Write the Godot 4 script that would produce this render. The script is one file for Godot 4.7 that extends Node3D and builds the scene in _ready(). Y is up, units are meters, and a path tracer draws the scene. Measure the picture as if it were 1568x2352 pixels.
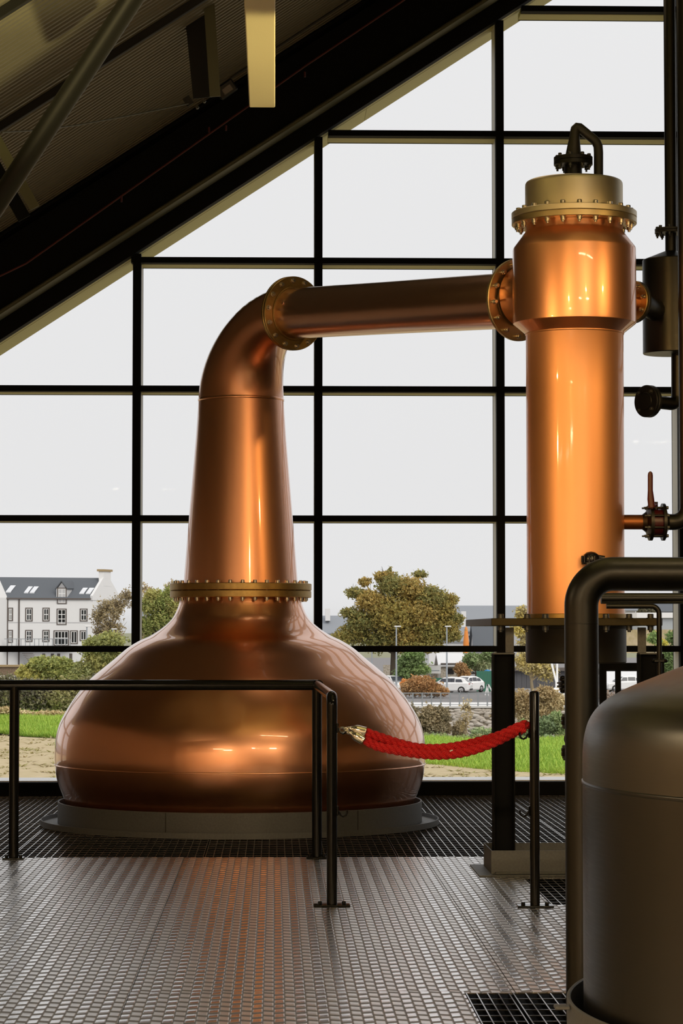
extends Node3D
# A copper pot still and its condenser in front of a glazed gable. Units are metres, y is up, the camera looks along -z.

const F := 5700.0                 # focal length in pixels of the 1568 x 2352 frame
const EYE := Vector3(0, 1.45, 0)
var cam_basis := Basis()
var M := {}
var rng := RandomNumberGenerator.new()


# ---------- places and scale ----------
func at(px, py, d) -> Vector3:
	# the point seen at a pixel, at the distance d from the camera's plane z = 0
	var r = cam_basis * Vector3((px - 784.0) / F, -(py - 1176.0) / F, -1.0)
	return EYE + r * (d / -r.z)


func px2m(n, d) -> float:
	return n * d / F


# ---------- mesh builder ----------
class MB:
	var v := PackedVector3Array()
	var n := PackedVector3Array()
	var uv := PackedVector2Array()

	func tri(a: Vector3, b: Vector3, c: Vector3, na: Vector3, nb: Vector3, nc: Vector3, ua := Vector2.ZERO, ub := Vector2.ZERO, uc := Vector2.ZERO) -> void:
		if (b - a).cross(c - a).dot(na + nb + nc) > 0.0:   # front faces run clockwise
			v.append(a); v.append(c); v.append(b)
			n.append(na); n.append(nc); n.append(nb)
			uv.append(ua); uv.append(uc); uv.append(ub)
		else:
			v.append(a); v.append(b); v.append(c)
			n.append(na); n.append(nb); n.append(nc)
			uv.append(ua); uv.append(ub); uv.append(uc)

	func flat(a: Vector3, b: Vector3, c: Vector3, out: Vector3) -> void:
		var k := (b - a).cross(c - a)
		if k.length() < 1e-12:
			return
		k = k.normalized()
		if k.dot(out) < 0.0:
			k = -k
		tri(a, b, c, k, k, k)

	func quad(a: Vector3, b: Vector3, c: Vector3, d: Vector3, out: Vector3, ua := Vector2(0, 0), ub := Vector2(1, 0), uc := Vector2(1, 1), ud := Vector2(0, 1)) -> void:
		var k := (b - a).cross(d - a)
		if k.length() < 1e-12:
			k = (c - b).cross(d - b)
		k = k.normalized()
		if k.dot(out) < 0.0:
			k = -k
		tri(a, b, c, k, k, k, ua, ub, uc)
		tri(a, c, d, k, k, k, ua, uc, ud)

	func box(t: Transform3D, s: Vector3, bevel := 0.0) -> void:
		var h := s * 0.5
		var bv: float = minf(bevel, minf(h.x, minf(h.y, h.z)) * 0.9)
		for ax in 3:
			for sg in [-1.0, 1.0]:
				var e1 := (ax + 1) % 3
				var e2 := (ax + 2) % 3
				var o := Vector3.ZERO
				o[ax] = sg
				var p := []
				for q in [[-1, -1], [1, -1], [1, 1], [-1, 1]]:
					var w := Vector3.ZERO
					w[ax] = sg * h[ax]
					w[e1] = q[0] * (h[e1] - bv)
					w[e2] = q[1] * (h[e2] - bv)
					p.append(t * w)
				quad(p[0], p[1], p[2], p[3], t.basis * o, Vector2(0, 0), Vector2(s[e1], 0), Vector2(s[e1], s[e2]), Vector2(0, s[e2]))
		if bv <= 0.0:
			return
		for ax in 3:
			var e1 := (ax + 1) % 3
			var e2 := (ax + 2) % 3
			for q in [[-1, -1], [1, -1], [1, 1], [-1, 1]]:
				var o := Vector3.ZERO
				o[e1] = q[0]
				o[e2] = q[1]
				var p := []
				for k in [[-1, 0], [1, 0], [1, 1], [-1, 1]]:
					var w := Vector3.ZERO
					w[ax] = k[0] * (h[ax] - bv)
					w[e1] = q[0] * (h[e1] - (bv if k[1] == 0 else 0.0))
					w[e2] = q[1] * (h[e2] - (0.0 if k[1] == 0 else bv))
					p.append(t * w)
				quad(p[0], p[1], p[2], p[3], t.basis * o)
		for x in [-1, 1]:
			for y in [-1, 1]:
				for z in [-1, 1]:
					flat(t * Vector3(x * h.x, y * (h.y - bv), z * (h.z - bv)), t * Vector3(x * (h.x - bv), y * h.y, z * (h.z - bv)), t * Vector3(x * (h.x - bv), y * (h.y - bv), z * h.z), t.basis * Vector3(x, y, z))

	func cuboid(a: Vector3, b: Vector3, bevel := 0.0) -> void:   # two opposite corners, along the axes
		box(Transform3D(Basis(), (a + b) * 0.5), (b - a).abs(), bevel)

	func bar(a: Vector3, b: Vector3, w: float, hgt: float, up := Vector3.UP, bevel := 0.0) -> void:   # a box from a to b
		var y := (b - a).normalized()
		var x := y.cross(up)
		if x.length() < 1e-4:
			x = y.cross(Vector3.RIGHT)
		x = x.normalized()
		box(Transform3D(Basis(x, y, x.cross(y)), (a + b) * 0.5), Vector3(w, (b - a).length(), hgt), bevel)

	func lathe(prof: Array, t := Transform3D(), seg := 64, sharp := 0.82, a0 := 0.0, a1 := TAU) -> void:
		# profile of (radius, height) turned about local y
		var m := prof.size()
		var sn := []
		var ln := [0.0]
		for i in m - 1:
			var d: Vector2 = prof[i + 1] - prof[i]
			sn.append(Vector2(d.y, -d.x).normalized())
			ln.append(ln[i] + d.length())
		for i in m - 1:
			var p0: Vector2 = prof[i]
			var p1: Vector2 = prof[i + 1]
			if p0.distance_to(p1) < 1e-7:
				continue
			var n0: Vector2 = sn[i]
			var n1: Vector2 = sn[i]
			if i > 0 and sn[i - 1].dot(sn[i]) > sharp:
				n0 = (sn[i - 1] + sn[i]).normalized()
			if i < m - 2 and sn[i + 1].dot(sn[i]) > sharp:
				n1 = (sn[i + 1] + sn[i]).normalized()
			for k in seg:
				var f0 := lerpf(a0, a1, float(k) / seg)
				var f1 := lerpf(a0, a1, float(k + 1) / seg)
				var c0 := Vector3(cos(f0), 0, sin(f0))
				var c1 := Vector3(cos(f1), 0, sin(f1))
				var a := t * (c0 * p0.x + Vector3.UP * p0.y)
				var b := t * (c1 * p0.x + Vector3.UP * p0.y)
				var c := t * (c1 * p1.x + Vector3.UP * p1.y)
				var d := t * (c0 * p1.x + Vector3.UP * p1.y)
				var na := (t.basis * (c0 * n0.x + Vector3.UP * n0.y)).normalized()
				var nb := (t.basis * (c1 * n0.x + Vector3.UP * n0.y)).normalized()
				var nc := (t.basis * (c1 * n1.x + Vector3.UP * n1.y)).normalized()
				var nd := (t.basis * (c0 * n1.x + Vector3.UP * n1.y)).normalized()
				var ua := Vector2(float(k) / seg, ln[i])
				var ub := Vector2(float(k + 1) / seg, ln[i])
				var uc := Vector2(float(k + 1) / seg, ln[i + 1])
				var ud := Vector2(float(k) / seg, ln[i + 1])
				if p0.x > 1e-6:
					tri(a, b, c, na, nb, nc, ua, ub, uc)
				if p1.x > 1e-6:
					tri(a, c, d, na, nc, nd, ua, uc, ud)

	func tube(pts: Array, rad, seg := 16, caps := true) -> void:
		# a round tube along points; rad is a number or one radius per point
		var m := pts.size()
		var tan := []
		for i in m:
			var d: Vector3 = pts[mini(i + 1, m - 1)] - pts[maxi(i - 1, 0)]
			tan.append(d.normalized())
		var x: Vector3 = tan[0].cross(Vector3.UP if absf(tan[0].y) < 0.9 else Vector3.RIGHT).normalized()
		var rings := []
		var norms := []
		var ln := [0.0]
		for i in m:
			x = (x - tan[i] * x.dot(tan[i])).normalized()
			var y: Vector3 = tan[i].cross(x)
			var r: float = rad if not rad is Array else rad[i]
			var rg := PackedVector3Array()
			var ng := PackedVector3Array()
			for k in seg + 1:
				var f := TAU * k / seg
				var o: Vector3 = x * cos(f) + y * sin(f)
				rg.append(pts[i] + o * r)
				ng.append(o)
			rings.append(rg)
			norms.append(ng)
			if i > 0:
				ln.append(ln[i - 1] + pts[i].distance_to(pts[i - 1]))
		for i in m - 1:
			for k in seg:
				var ua := Vector2(float(k) / seg, ln[i])
				var ub := Vector2(float(k + 1) / seg, ln[i])
				var uc := Vector2(float(k + 1) / seg, ln[i + 1])
				var ud := Vector2(float(k) / seg, ln[i + 1])
				tri(rings[i][k], rings[i][k + 1], rings[i + 1][k + 1], norms[i][k], norms[i][k + 1], norms[i + 1][k + 1], ua, ub, uc)
				tri(rings[i][k], rings[i + 1][k + 1], rings[i + 1][k], norms[i][k], norms[i + 1][k + 1], norms[i + 1][k], ua, uc, ud)
		if caps:
			for k in seg:
				tri(pts[0], rings[0][k], rings[0][k + 1], -tan[0], -tan[0], -tan[0])
				tri(pts[m - 1], rings[m - 1][k], rings[m - 1][k + 1], tan[m - 1], tan[m - 1], tan[m - 1])

	func prism(poly: PackedVector2Array, t: Transform3D, depth: float) -> void:
		# a polygon in local xy, given depth along local z, centred
		var ix := Geometry2D.triangulate_polygon(poly)
		var h := depth * 0.5
		for s in [-h, h]:
			var o: Vector3 = t.basis * Vector3(0, 0, signf(s))
			for i in range(0, ix.size(), 3):
				var q0 := poly[ix[i]]
				var q1 := poly[ix[i + 1]]
				var q2 := poly[ix[i + 2]]
				tri(t * Vector3(q0.x, q0.y, s), t * Vector3(q1.x, q1.y, s), t * Vector3(q2.x, q2.y, s), o.normalized(), o.normalized(), o.normalized(), q0, q1, q2)
		var cw := Geometry2D.is_polygon_clockwise(poly)
		for i in poly.size():
			var p := poly[i]
			var q := poly[(i + 1) % poly.size()]
			var e := q - p
			var nn := Vector2(e.y, -e.x) * (-1.0 if cw else 1.0)
			quad(t * Vector3(p.x, p.y, -h), t * Vector3(q.x, q.y, -h), t * Vector3(q.x, q.y, h), t * Vector3(p.x, p.y, h), t.basis * Vector3(nn.x, nn.y, 0), Vector2(0, 0), Vector2(e.length(), 0), Vector2(e.length(), depth), Vector2(0, depth))

	func sheet(poly: PackedVector2Array, t: Transform3D) -> void:
		var ix := Geometry2D.triangulate_polygon(poly)
		var o := t.basis.z.normalized()
		for i in range(0, ix.size(), 3):
			var q0 := poly[ix[i]]
			var q1 := poly[ix[i + 1]]
			var q2 := poly[ix[i + 2]]
			tri(t * Vector3(q0.x, q0.y, 0), t * Vector3(q1.x, q1.y, 0), t * Vector3(q2.x, q2.y, 0), o, o, o, q0, q1, q2)

	func ball(c: Vector3, r: Vector3, seg := 16, rows := 10) -> void:
		var pr := []
		for i in rows + 1:
			var f := PI * i / rows - PI * 0.5
			pr.append(Vector2(maxf(cos(f), 0.0), sin(f)))
		lathe(pr, Transform3D(Basis.from_scale(r), c), seg, -1.0)

	func mesh() -> ArrayMesh:
		var a := []
		a.resize(Mesh.ARRAY_MAX)
		a[Mesh.ARRAY_VERTEX] = v
		a[Mesh.ARRAY_NORMAL] = n
		a[Mesh.ARRAY_TEX_UV] = uv
		var m := ArrayMesh.new()
		m.add_surface_from_arrays(Mesh.PRIMITIVE_TRIANGLES, a)
		return m


# ---------- objects ----------
func tag(o, label, category = "", group = "", kind = ""):
	o.set_meta("label", label)
	if category: o.set_meta("category", category)
	if group: o.set_meta("group", group)
	if kind: o.set_meta("kind", kind)
	return o


func base(called, where = Vector3.ZERO) -> Node3D:   # the root of a thing with parts
	var o := Node3D.new()
	o.name = called
	o.position = where
	add_child(o, true)
	return o


func part(called, mesh, mat, parent, where = null) -> MeshInstance3D:   # one named mesh; where is a Transform3D in the parent's axes
	var o := MeshInstance3D.new()
	o.name = called
	o.mesh = mesh.mesh() if mesh is MB else mesh
	o.material_override = mat
	if where != null:
		o.transform = where
	parent.add_child(o, true)
	return o


func struct(o, label = ""):
	o.set_meta("kind", "structure")
	if label: o.set_meta("label", label)
	return o


func axis_to(d: Vector3, o := Vector3.ZERO) -> Transform3D:   # local y along d
	var y := d.normalized()
	var x := y.cross(Vector3.UP if absf(y.y) < 0.95 else Vector3.RIGHT).normalized()
	return Transform3D(Basis(x, y, x.cross(y)), o)


func bolt_mesh(w: float, gap: float, stud: float, washer := true) -> ArrayMesh:
	# a hexagon head above, a nut and the stud's end below; local y is the bolt's axis, the gap is centred
	var m := MB.new()
	var h := w * 0.62
	var g := gap * 0.5
	var o := w * 0.1 if washer else 0.0   # washers under head and nut
	m.lathe([Vector2(0, -g - h - o - stud), Vector2(w * 0.27, -g - h - o - stud), Vector2(w * 0.27, -g - h * 1.1 - o), Vector2(w * 0.5, -g - h - o), Vector2(w * 0.5, -g - o),
		Vector2(w * 0.66, -g - o), Vector2(w * 0.66, -g), Vector2(w * 0.27, -g), Vector2(w * 0.27, g), Vector2(w * 0.66, g), Vector2(w * 0.66, g + o),
		Vector2(w * 0.5, g + o), Vector2(w * 0.5, g + o + h * 0.82), Vector2(w * 0.42, g + o + h), Vector2(0, g + o + h)], Transform3D(), 6, 2.0)
	return m.mesh()


func bolt_ring(parent, mesh, mat, t: Transform3D, radius: float, count: int, turn := 0.0, skip = null) -> void:
	for i in count:
		var f := TAU * i / count + turn
		if skip != null and skip.call(f): continue
		part("bolt", mesh, mat, parent, t * Transform3D(Basis(Vector3.UP, -f), Vector3(cos(f) * radius, 0, sin(f) * radius)))


func ring_prof(ri: float, ro: float, h0: float, h1: float, b := 0.004) -> Array:
	return [Vector2(ri, h0), Vector2(ro - b, h0), Vector2(ro, h0 + b), Vector2(ro, h1 - b), Vector2(ro - b, h1), Vector2(ri, h1), Vector2(ri, h0)]


func arc_path(a: Vector3, corner: Vector3, b: Vector3, r: float, n := 8) -> Array:
	# a straight line from a to b with a rounded corner
	var u := (a - corner).normalized()
	var w := (b - corner).normalized()
	var half := u.angle_to(w) * 0.5
	var back := r / tan(half)
	var c := corner + (u + w).normalized() * (r / sin(half))
	var p0 := corner + u * back
	var p1 := corner + w * back
	var pts := [a]
	var e0 := (p0 - c)
	var e1 := (p1 - c)
	for i in n + 1:
		pts.append(c + e0.slerp(e1, float(i) / n))
	pts.append(b)
	return pts


func lin(r: float, g: float, b: float) -> Color:
	return Color(r, g, b).linear_to_srgb()


func mat(called: String, color: Color, rough: float, metal := 0.0) -> StandardMaterial3D:
	var m := StandardMaterial3D.new()
	m.resource_name = called
	m.albedo_color = color
	m.roughness = rough
	m.metallic = metal
	M[called] = m
	return m


func noise_tex(freq: float, lo: Color, hi: Color, size := 256, oct := 4, sd := 1) -> ImageTexture:
	# a seamless-enough noise picture between two colours
	var nz := FastNoiseLite.new()
	nz.seed = sd
	nz.noise_type = FastNoiseLite.TYPE_SIMPLEX_SMOOTH
	nz.frequency = freq
	nz.fractal_octaves = oct
	var im := nz.get_seamless_image(size, size)
	var o := Image.create_empty(size, size, false, Image.FORMAT_RGB8)
	for y in size:
		for x in size:
			o.set_pixel(x, y, lo.lerp(hi, im.get_pixel(x, y).r))
	return ImageTexture.create_from_image(o)


func rough_mul(m: StandardMaterial3D, freq: float, lo: float, hi: float, scale: Vector3, sd := 3, size := 256) -> void:
	m.roughness_texture = noise_tex(freq, Color(lo, lo, lo), Color(hi, hi, hi), size, 4, sd)
	m.roughness_texture_channel = BaseMaterial3D.TEXTURE_CHANNEL_GREEN
	m.uv1_triplanar = true
	m.uv1_scale = scale


func color_mul(m: StandardMaterial3D, freq: float, lo: Color, hi: Color, scale: Vector3, sd := 5, size := 256) -> void:
	m.albedo_texture = noise_tex(freq, lo, hi, size, 5, sd)
	m.uv1_triplanar = true
	m.uv1_scale = scale


func make_materials() -> void:
	var m
	m = mat("polished_copper", lin(0.95, 0.45, 0.25), 0.29, 1.0)
	m.clearcoat_enabled = true; m.clearcoat = 1.0; m.clearcoat_roughness = 0.03
	m = mat("neck_copper", lin(0.94, 0.46, 0.27), 0.38, 1.0)
	m.clearcoat_enabled = true; m.clearcoat = 1.0; m.clearcoat_roughness = 0.04
	mat("dark_copper", lin(0.30, 0.11, 0.04), 0.45, 1.0)
	m = mat("arm_copper", lin(0.74, 0.46, 0.36), 0.28, 1.0)
	m.clearcoat_enabled = true; m.clearcoat = 0.8; m.clearcoat_roughness = 0.06
	m = mat("satin_copper", lin(0.95, 0.48, 0.25), 0.5, 1.0)
	m.clearcoat_enabled = true; m.clearcoat = 0.6; m.clearcoat_roughness = 0.05
	m = mat("brass", lin(0.55, 0.38, 0.15), 0.42, 1.0)
	color_mul(m, 0.03, lin(0.75, 0.72, 0.7), lin(1, 1, 1), Vector3(3, 3, 3))
	mat("dimmed_brass", lin(0.05, 0.038, 0.016), 0.5, 0.8)  # brass darkened to stand in for weaker light on the plate
	mat("pale_brass", lin(0.62, 0.50, 0.30), 0.42, 1.0)
	mat("gold_satin", lin(0.93, 0.84, 0.66), 0.48, 1.0)
	m = mat("zinc_bolt", lin(0.62, 0.58, 0.50), 0.28, 1.0)
	mat("dark_bolt", lin(0.10, 0.10, 0.095), 0.4, 0.7)
	m = mat("black_paint", lin(0.006, 0.006, 0.006), 0.45)
	m = mat("matt_black", lin(0.007, 0.007, 0.007), 0.75)
	m.metallic_specular = 0.25
	m = mat("gloss_black", lin(0.006, 0.006, 0.006), 0.12)
	m.metallic_specular = 0.35
	m = mat("stainless", lin(0.10, 0.098, 0.092), 0.34, 1.0)
	rough_mul(m, 0.03, 0.8, 1.2, Vector3(0.6, 14.0, 0.6), 9)
	m = mat("lit_dome_steel", lin(0.17, 0.165, 0.15), 0.36, 1.0)  # the shell's steel again, lightened for light falling from above
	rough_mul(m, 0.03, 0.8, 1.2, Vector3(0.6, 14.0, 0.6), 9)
	m = mat("pipe_steel", lin(0.045, 0.043, 0.038), 0.40, 1.0)
	rough_mul(m, 0.03, 0.8, 1.25, Vector3(3, 3, 3), 10)
	mat("dark_steel", lin(0.05, 0.048, 0.042), 0.45, 0.4)
	mat("chrome", lin(0.85, 0.82, 0.76), 0.12, 1.0)
	m = mat("galvanised", lin(0.17, 0.17, 0.165), 0.55, 0.35)
	color_mul(m, 0.05, lin(0.75, 0.75, 0.75), lin(1, 1, 1), Vector3(4, 4, 4), 12)
	mat("grating_steel", lin(0.34, 0.33, 0.31), 0.18, 1.0)
	mat("aluminium", lin(0.52, 0.50, 0.42), 0.5)
	mat("soffit", lin(0.50, 0.47, 0.20), 0.6)
	mat("sill_white", lin(0.95, 0.95, 0.95), 0.3)
	m = mat("glass", Color(1, 1, 1, 0.02), 0.0)
	m.metallic_specular = 0.07
	m.transparency = BaseMaterial3D.TRANSPARENCY_ALPHA
	m = mat("roof_sheet", lin(0.20, 0.185, 0.13), 0.55)
	mat("roof_steel", lin(0.007, 0.007, 0.006), 0.7)
	mat("brace_paint", lin(0.009, 0.009, 0.007), 0.5)
	mat("olive_steel", lin(0.11, 0.11, 0.06), 0.5)
	m = mat("cream_paint", lin(0.85, 0.74, 0.46), 0.55)
	color_mul(m, 0.12, lin(0.86, 0.84, 0.8), lin(1, 1, 1), Vector3(5, 5, 5), 21)
	mat("red_pipe", lin(0.10, 0.006, 0.005), 0.5)
	mat("lever_red", lin(0.065, 0.005, 0.007), 0.35)
	m = mat("panel_glow", lin(0.8, 0.7, 0.55), 0.6)
	m.emission_enabled = true
	m.emission = lin(1.0, 0.78, 0.50)
	m.emission_energy_multiplier = 0.4
	mat("blue_black", lin(0.006, 0.006, 0.012), 0.25)
	m = mat("rope_red", lin(0.75, 0.012, 0.016), 0.7)
	m.rim_enabled = true; m.rim = 0.4; m.rim_tint = 0.7
	rope_texture(m)
	mat("wall_plaster", lin(0.66, 0.50, 0.33), 0.8)
	mat("concrete", lin(0.10, 0.10, 0.095), 0.8)
	m = mat("tread", lin(0.90, 0.87, 0.84), 1.0, 1.0)
	tread_texture(m)
	# outdoors
	mat("white_render", lin(0.80, 0.80, 0.80), 0.9)
	mat("grey_render", lin(0.52, 0.52, 0.53), 0.9)
	m = mat("slate", lin(0.115, 0.13, 0.15), 0.6)
	color_mul(m, 0.08, lin(0.8, 0.8, 0.8), lin(1, 1, 1), Vector3(0.4, 1.2, 0.4), 31)
	mat("grey_roof", lin(0.27, 0.29, 0.32), 0.8)
	mat("pale_roof", lin(0.75, 0.75, 0.76), 0.6)
	mat("window_trim", lin(0.13, 0.11, 0.10), 0.8)
	mat("white_paint", lin(0.86, 0.86, 0.85), 0.4)
	m = mat("window_glass", lin(0.02, 0.022, 0.025), 0.05)
	mat("sky_light", lin(0.72, 0.74, 0.78), 0.15)
	mat("sandstone", lin(0.38, 0.28, 0.15), 0.9)
	mat("promenade", lin(0.86, 0.85, 0.84), 0.8)
	mat("lamp_grey", lin(0.42, 0.46, 0.50), 0.5, 0.3)
	m = mat("field", lin(0.62, 0.50, 0.33), 1.0)
	color_mul(m, 0.02, lin(0.66, 0.66, 0.50), lin(1, 1, 1), Vector3(0.09, 0.09, 0.22), 41, 512)
	m = mat("bank", lin(0.28, 0.48, 0.07), 1.0)
	color_mul(m, 0.03, lin(0.6, 0.75, 0.6), lin(1, 1, 1), Vector3(0.12, 0.12, 0.12), 42, 512)
	mat("tarmac", lin(0.22, 0.21, 0.21), 0.9)
	mat("pale_concrete", lin(0.66, 0.65, 0.63), 0.9)
	m = mat("rubble", lin(0.62, 0.56, 0.48), 1.0)
	color_mul(m, 0.05, lin(0.45, 0.43, 0.38), lin(1, 1, 1), Vector3(0.35, 0.35, 0.35), 43)
	m = mat("brown_stone", lin(0.30, 0.22, 0.15), 1.0)
	color_mul(m, 0.07, lin(0.55, 0.5, 0.45), lin(1, 1, 1), Vector3(0.3, 0.3, 0.3), 44)
	mat("far_green", lin(0.26, 0.26, 0.16), 1.0)
	mat("river", lin(0.12, 0.11, 0.09), 0.3)
	mat("rail_grey", lin(0.30, 0.32, 0.34), 0.6)
	mat("car_white", lin(0.88, 0.88, 0.88), 0.2)
	mat("car_glass", lin(0.06, 0.065, 0.08), 0.05)
	mat("tyre", lin(0.02, 0.02, 0.02), 0.8)
	mat("alloy", lin(0.45, 0.45, 0.46), 0.4, 0.6)
	mat("tail_red", lin(0.4, 0.02, 0.02), 0.3)
	mat("green_hoarding", lin(0.04, 0.17, 0.11), 0.7)
	mat("blue_tarp", lin(0.03, 0.25, 0.60), 0.6)
	mat("orange_cloth", lin(0.80, 0.28, 0.06), 0.8)
	mat("bark", lin(0.09, 0.07, 0.05), 0.95)
	mat("pale_twig", lin(0.30, 0.24, 0.15), 0.95)
	mat("dark_cladding", lin(0.10, 0.10, 0.11), 0.8)
	m = mat("leaf", Color.WHITE, 0.8)
	m.vertex_color_use_as_albedo = true
	m.cull_mode = BaseMaterial3D.CULL_DISABLED
	m.backlight_enabled = true
	m.backlight = Color(0.7, 0.7, 0.7)
	m = mat("lamp_warm", lin(0.9, 0.8, 0.6), 0.5)
	m.emission_enabled = true
	m.emission = lin(1.0, 0.72, 0.36)
	m.emission_energy_multiplier = 1.6
	mat("lens_grey", lin(0.16, 0.14, 0.13), 0.3)


func rope_texture(m) -> void:
	# fine slanting threads on every strand
	var im := Image.create_empty(64, 64, false, Image.FORMAT_RGB8)
	for y in 64:
		for x in 64:
			var k := 0.5 + 0.5 * sin(TAU * (x * 3.0 / 64.0 + y * 4.0 / 64.0))
			im.set_pixel(x, y, Color(k, k, k))
	m.heightmap_enabled = true
	m.heightmap_texture = ImageTexture.create_from_image(im)
	m.heightmap_scale = 0.25
	m.uv1_scale = Vector3(1, 34, 1)


func tread_texture(m) -> void:
	# raised pads in columns of two, slanting one way and the other; one column polished by feet, its neighbour left rough, the grooves darker
	var w := 128
	var hh := 128
	var cell := Vector2(0.083, 0.117)
	var hgt := PackedFloat32Array()
	hgt.resize(w * hh)
	var col_im := Image.create_empty(w, hh, false, Image.FORMAT_RGB8)
	var rough_im := Image.create_empty(w, hh, false, Image.FORMAT_RGB8)
	for y in hh:
		for x in w:
			var u := float(x) / w * 2.0
			var col := int(u)
			var cu := u - col
			var s := 1.0 if col == 0 else -1.0
			var vv := fposmod(float(y) / hh + s * 0.16 * (cu - 0.5) + col * 0.45, 1.0)
			var e := clampf(minf(cu, 1.0 - cu) / 0.13, 0.0, 1.0)
			e = e * e * (3.0 - 2.0 * e)
			var k := 0.5 - 0.5 * cos(TAU * vv)
			hgt[y * w + x] = (0.25 * e + e * k) * 0.0018
			var top := e * smoothstep(0.10, 0.45, k)
			var c := lerpf(0.6, 1.0, top)
			col_im.set_pixel(x, y, Color(c, c, c))
			var rg := lerpf(0.5, 0.20 if col == 0 else 0.32, top)
			rough_im.set_pixel(x, y, Color(rg, rg, rg))
	var im := Image.create_empty(w, hh, false, Image.FORMAT_RGB8)
	for y in hh:
		for x in w:
			var dx := (hgt[y * w + (x + 1) % w] - hgt[y * w + (x + w - 1) % w]) / (2.0 * cell.x / w)
			var dy := (hgt[((y + 1) % hh) * w + x] - hgt[((y + hh - 1) % hh) * w + x]) / (2.0 * cell.y / hh)
			var n := Vector3(-dx, -dy, 1.0).normalized()
			im.set_pixel(x, y, Color(n.x * 0.5 + 0.5, n.y * 0.5 + 0.5, n.z * 0.5 + 0.5))
	m.normal_enabled = true
	m.normal_texture = ImageTexture.create_from_image(im)
	m.normal_scale = 1.0
	m.albedo_texture = ImageTexture.create_from_image(col_im)
	m.roughness_texture = ImageTexture.create_from_image(rough_im)
	m.roughness_texture_channel = BaseMaterial3D.TEXTURE_CHANNEL_GREEN
	m.uv1_scale = Vector3(1.0 / cell.x, 1.0 / cell.y, 1.0)


func _ready() -> void:
	# camera
	var yaw := atan(154.0 / F)
	var pitch := atan(274.0 / F)
	cam_basis = Basis(Vector3.UP, -yaw) * Basis(Vector3.RIGHT, pitch)
	var cam := Camera3D.new()
	cam.name = "camera"
	cam.fov = rad_to_deg(2.0 * atan(1176.0 / F))
	cam.near = 0.05
	cam.far = 6000.0
	cam.transform = Transform3D(cam_basis, EYE)
	add_child(cam)
	# overcast sky, exposure
	var sky_mat := ProceduralSkyMaterial.new()
	sky_mat.sky_horizon_color = lin(0.795, 0.795, 0.80)
	sky_mat.sky_top_color = lin(0.96, 0.96, 0.97)
	sky_mat.sky_curve = 0.6
	sky_mat.ground_horizon_color = lin(0.5, 0.5, 0.48)
	sky_mat.ground_bottom_color = lin(0.25, 0.25, 0.22)
	sky_mat.energy_multiplier = 1.0
	var env := Environment.new()
	env.background_mode = Environment.BG_SKY
	env.sky = Sky.new()
	env.sky.sky_material = sky_mat
	env.tonemap_mode = Environment.TONE_MAPPER_LINEAR
	env.tonemap_exposure = 1.0
	env.sdfgi_enabled = true
	env.ssao_enabled = true
	env.ssil_enabled = true
	var we := WorldEnvironment.new()
	we.name = "environment"
	we.environment = env
	add_child(we)
	# veiled sun, high and wide behind the cloud
	var sun := DirectionalLight3D.new()
	sun.name = "veiled_sun"
	sun.light_color = Color(1.0, 0.97, 0.92)
	sun.light_energy = 0.45
	sun.light_angular_distance = 40.0
	sun.rotation_degrees = Vector3(-40, 35, 0)
	sun.sky_mode = DirectionalLight3D.SKY_MODE_LIGHT_ONLY
	sun.shadow_enabled = true
	add_child(sun)
	make_materials()
	make_lamps()
	rng.seed = 7
	make_room()
	make_window_wall()
	make_floor()
	make_roof_steel()
	make_still()
	make_condenser()
	make_frame()
	make_side_vessel()
	make_valves()
	make_tank()
	make_rails()
	make_rope()
	make_outdoors()
	settle()


# ---------- unseen hall lamps, mostly added ----------
const ADDED_SPOTS := [
	# spotlights added to brighten the copper, out of the frame: place, aim, cone, energy, size
	[Vector3(-2.0, 4.6, -3.0), Vector3(1.925, 2.6, -15.9), 7.4, 25.0],
	[Vector3(5.2, 5.2, -3.0), Vector3(1.925, 2.6, -15.9), 7.4, 18.0],
	[Vector3(-4.0, 3.2, -10.4), Vector3(1.925, 2.8, -15.9), 11.0, 10.0],
	[Vector3(7.6, 4.6, -10.4), Vector3(1.925, 2.8, -15.9), 11.0, 10.0],
]


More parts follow.
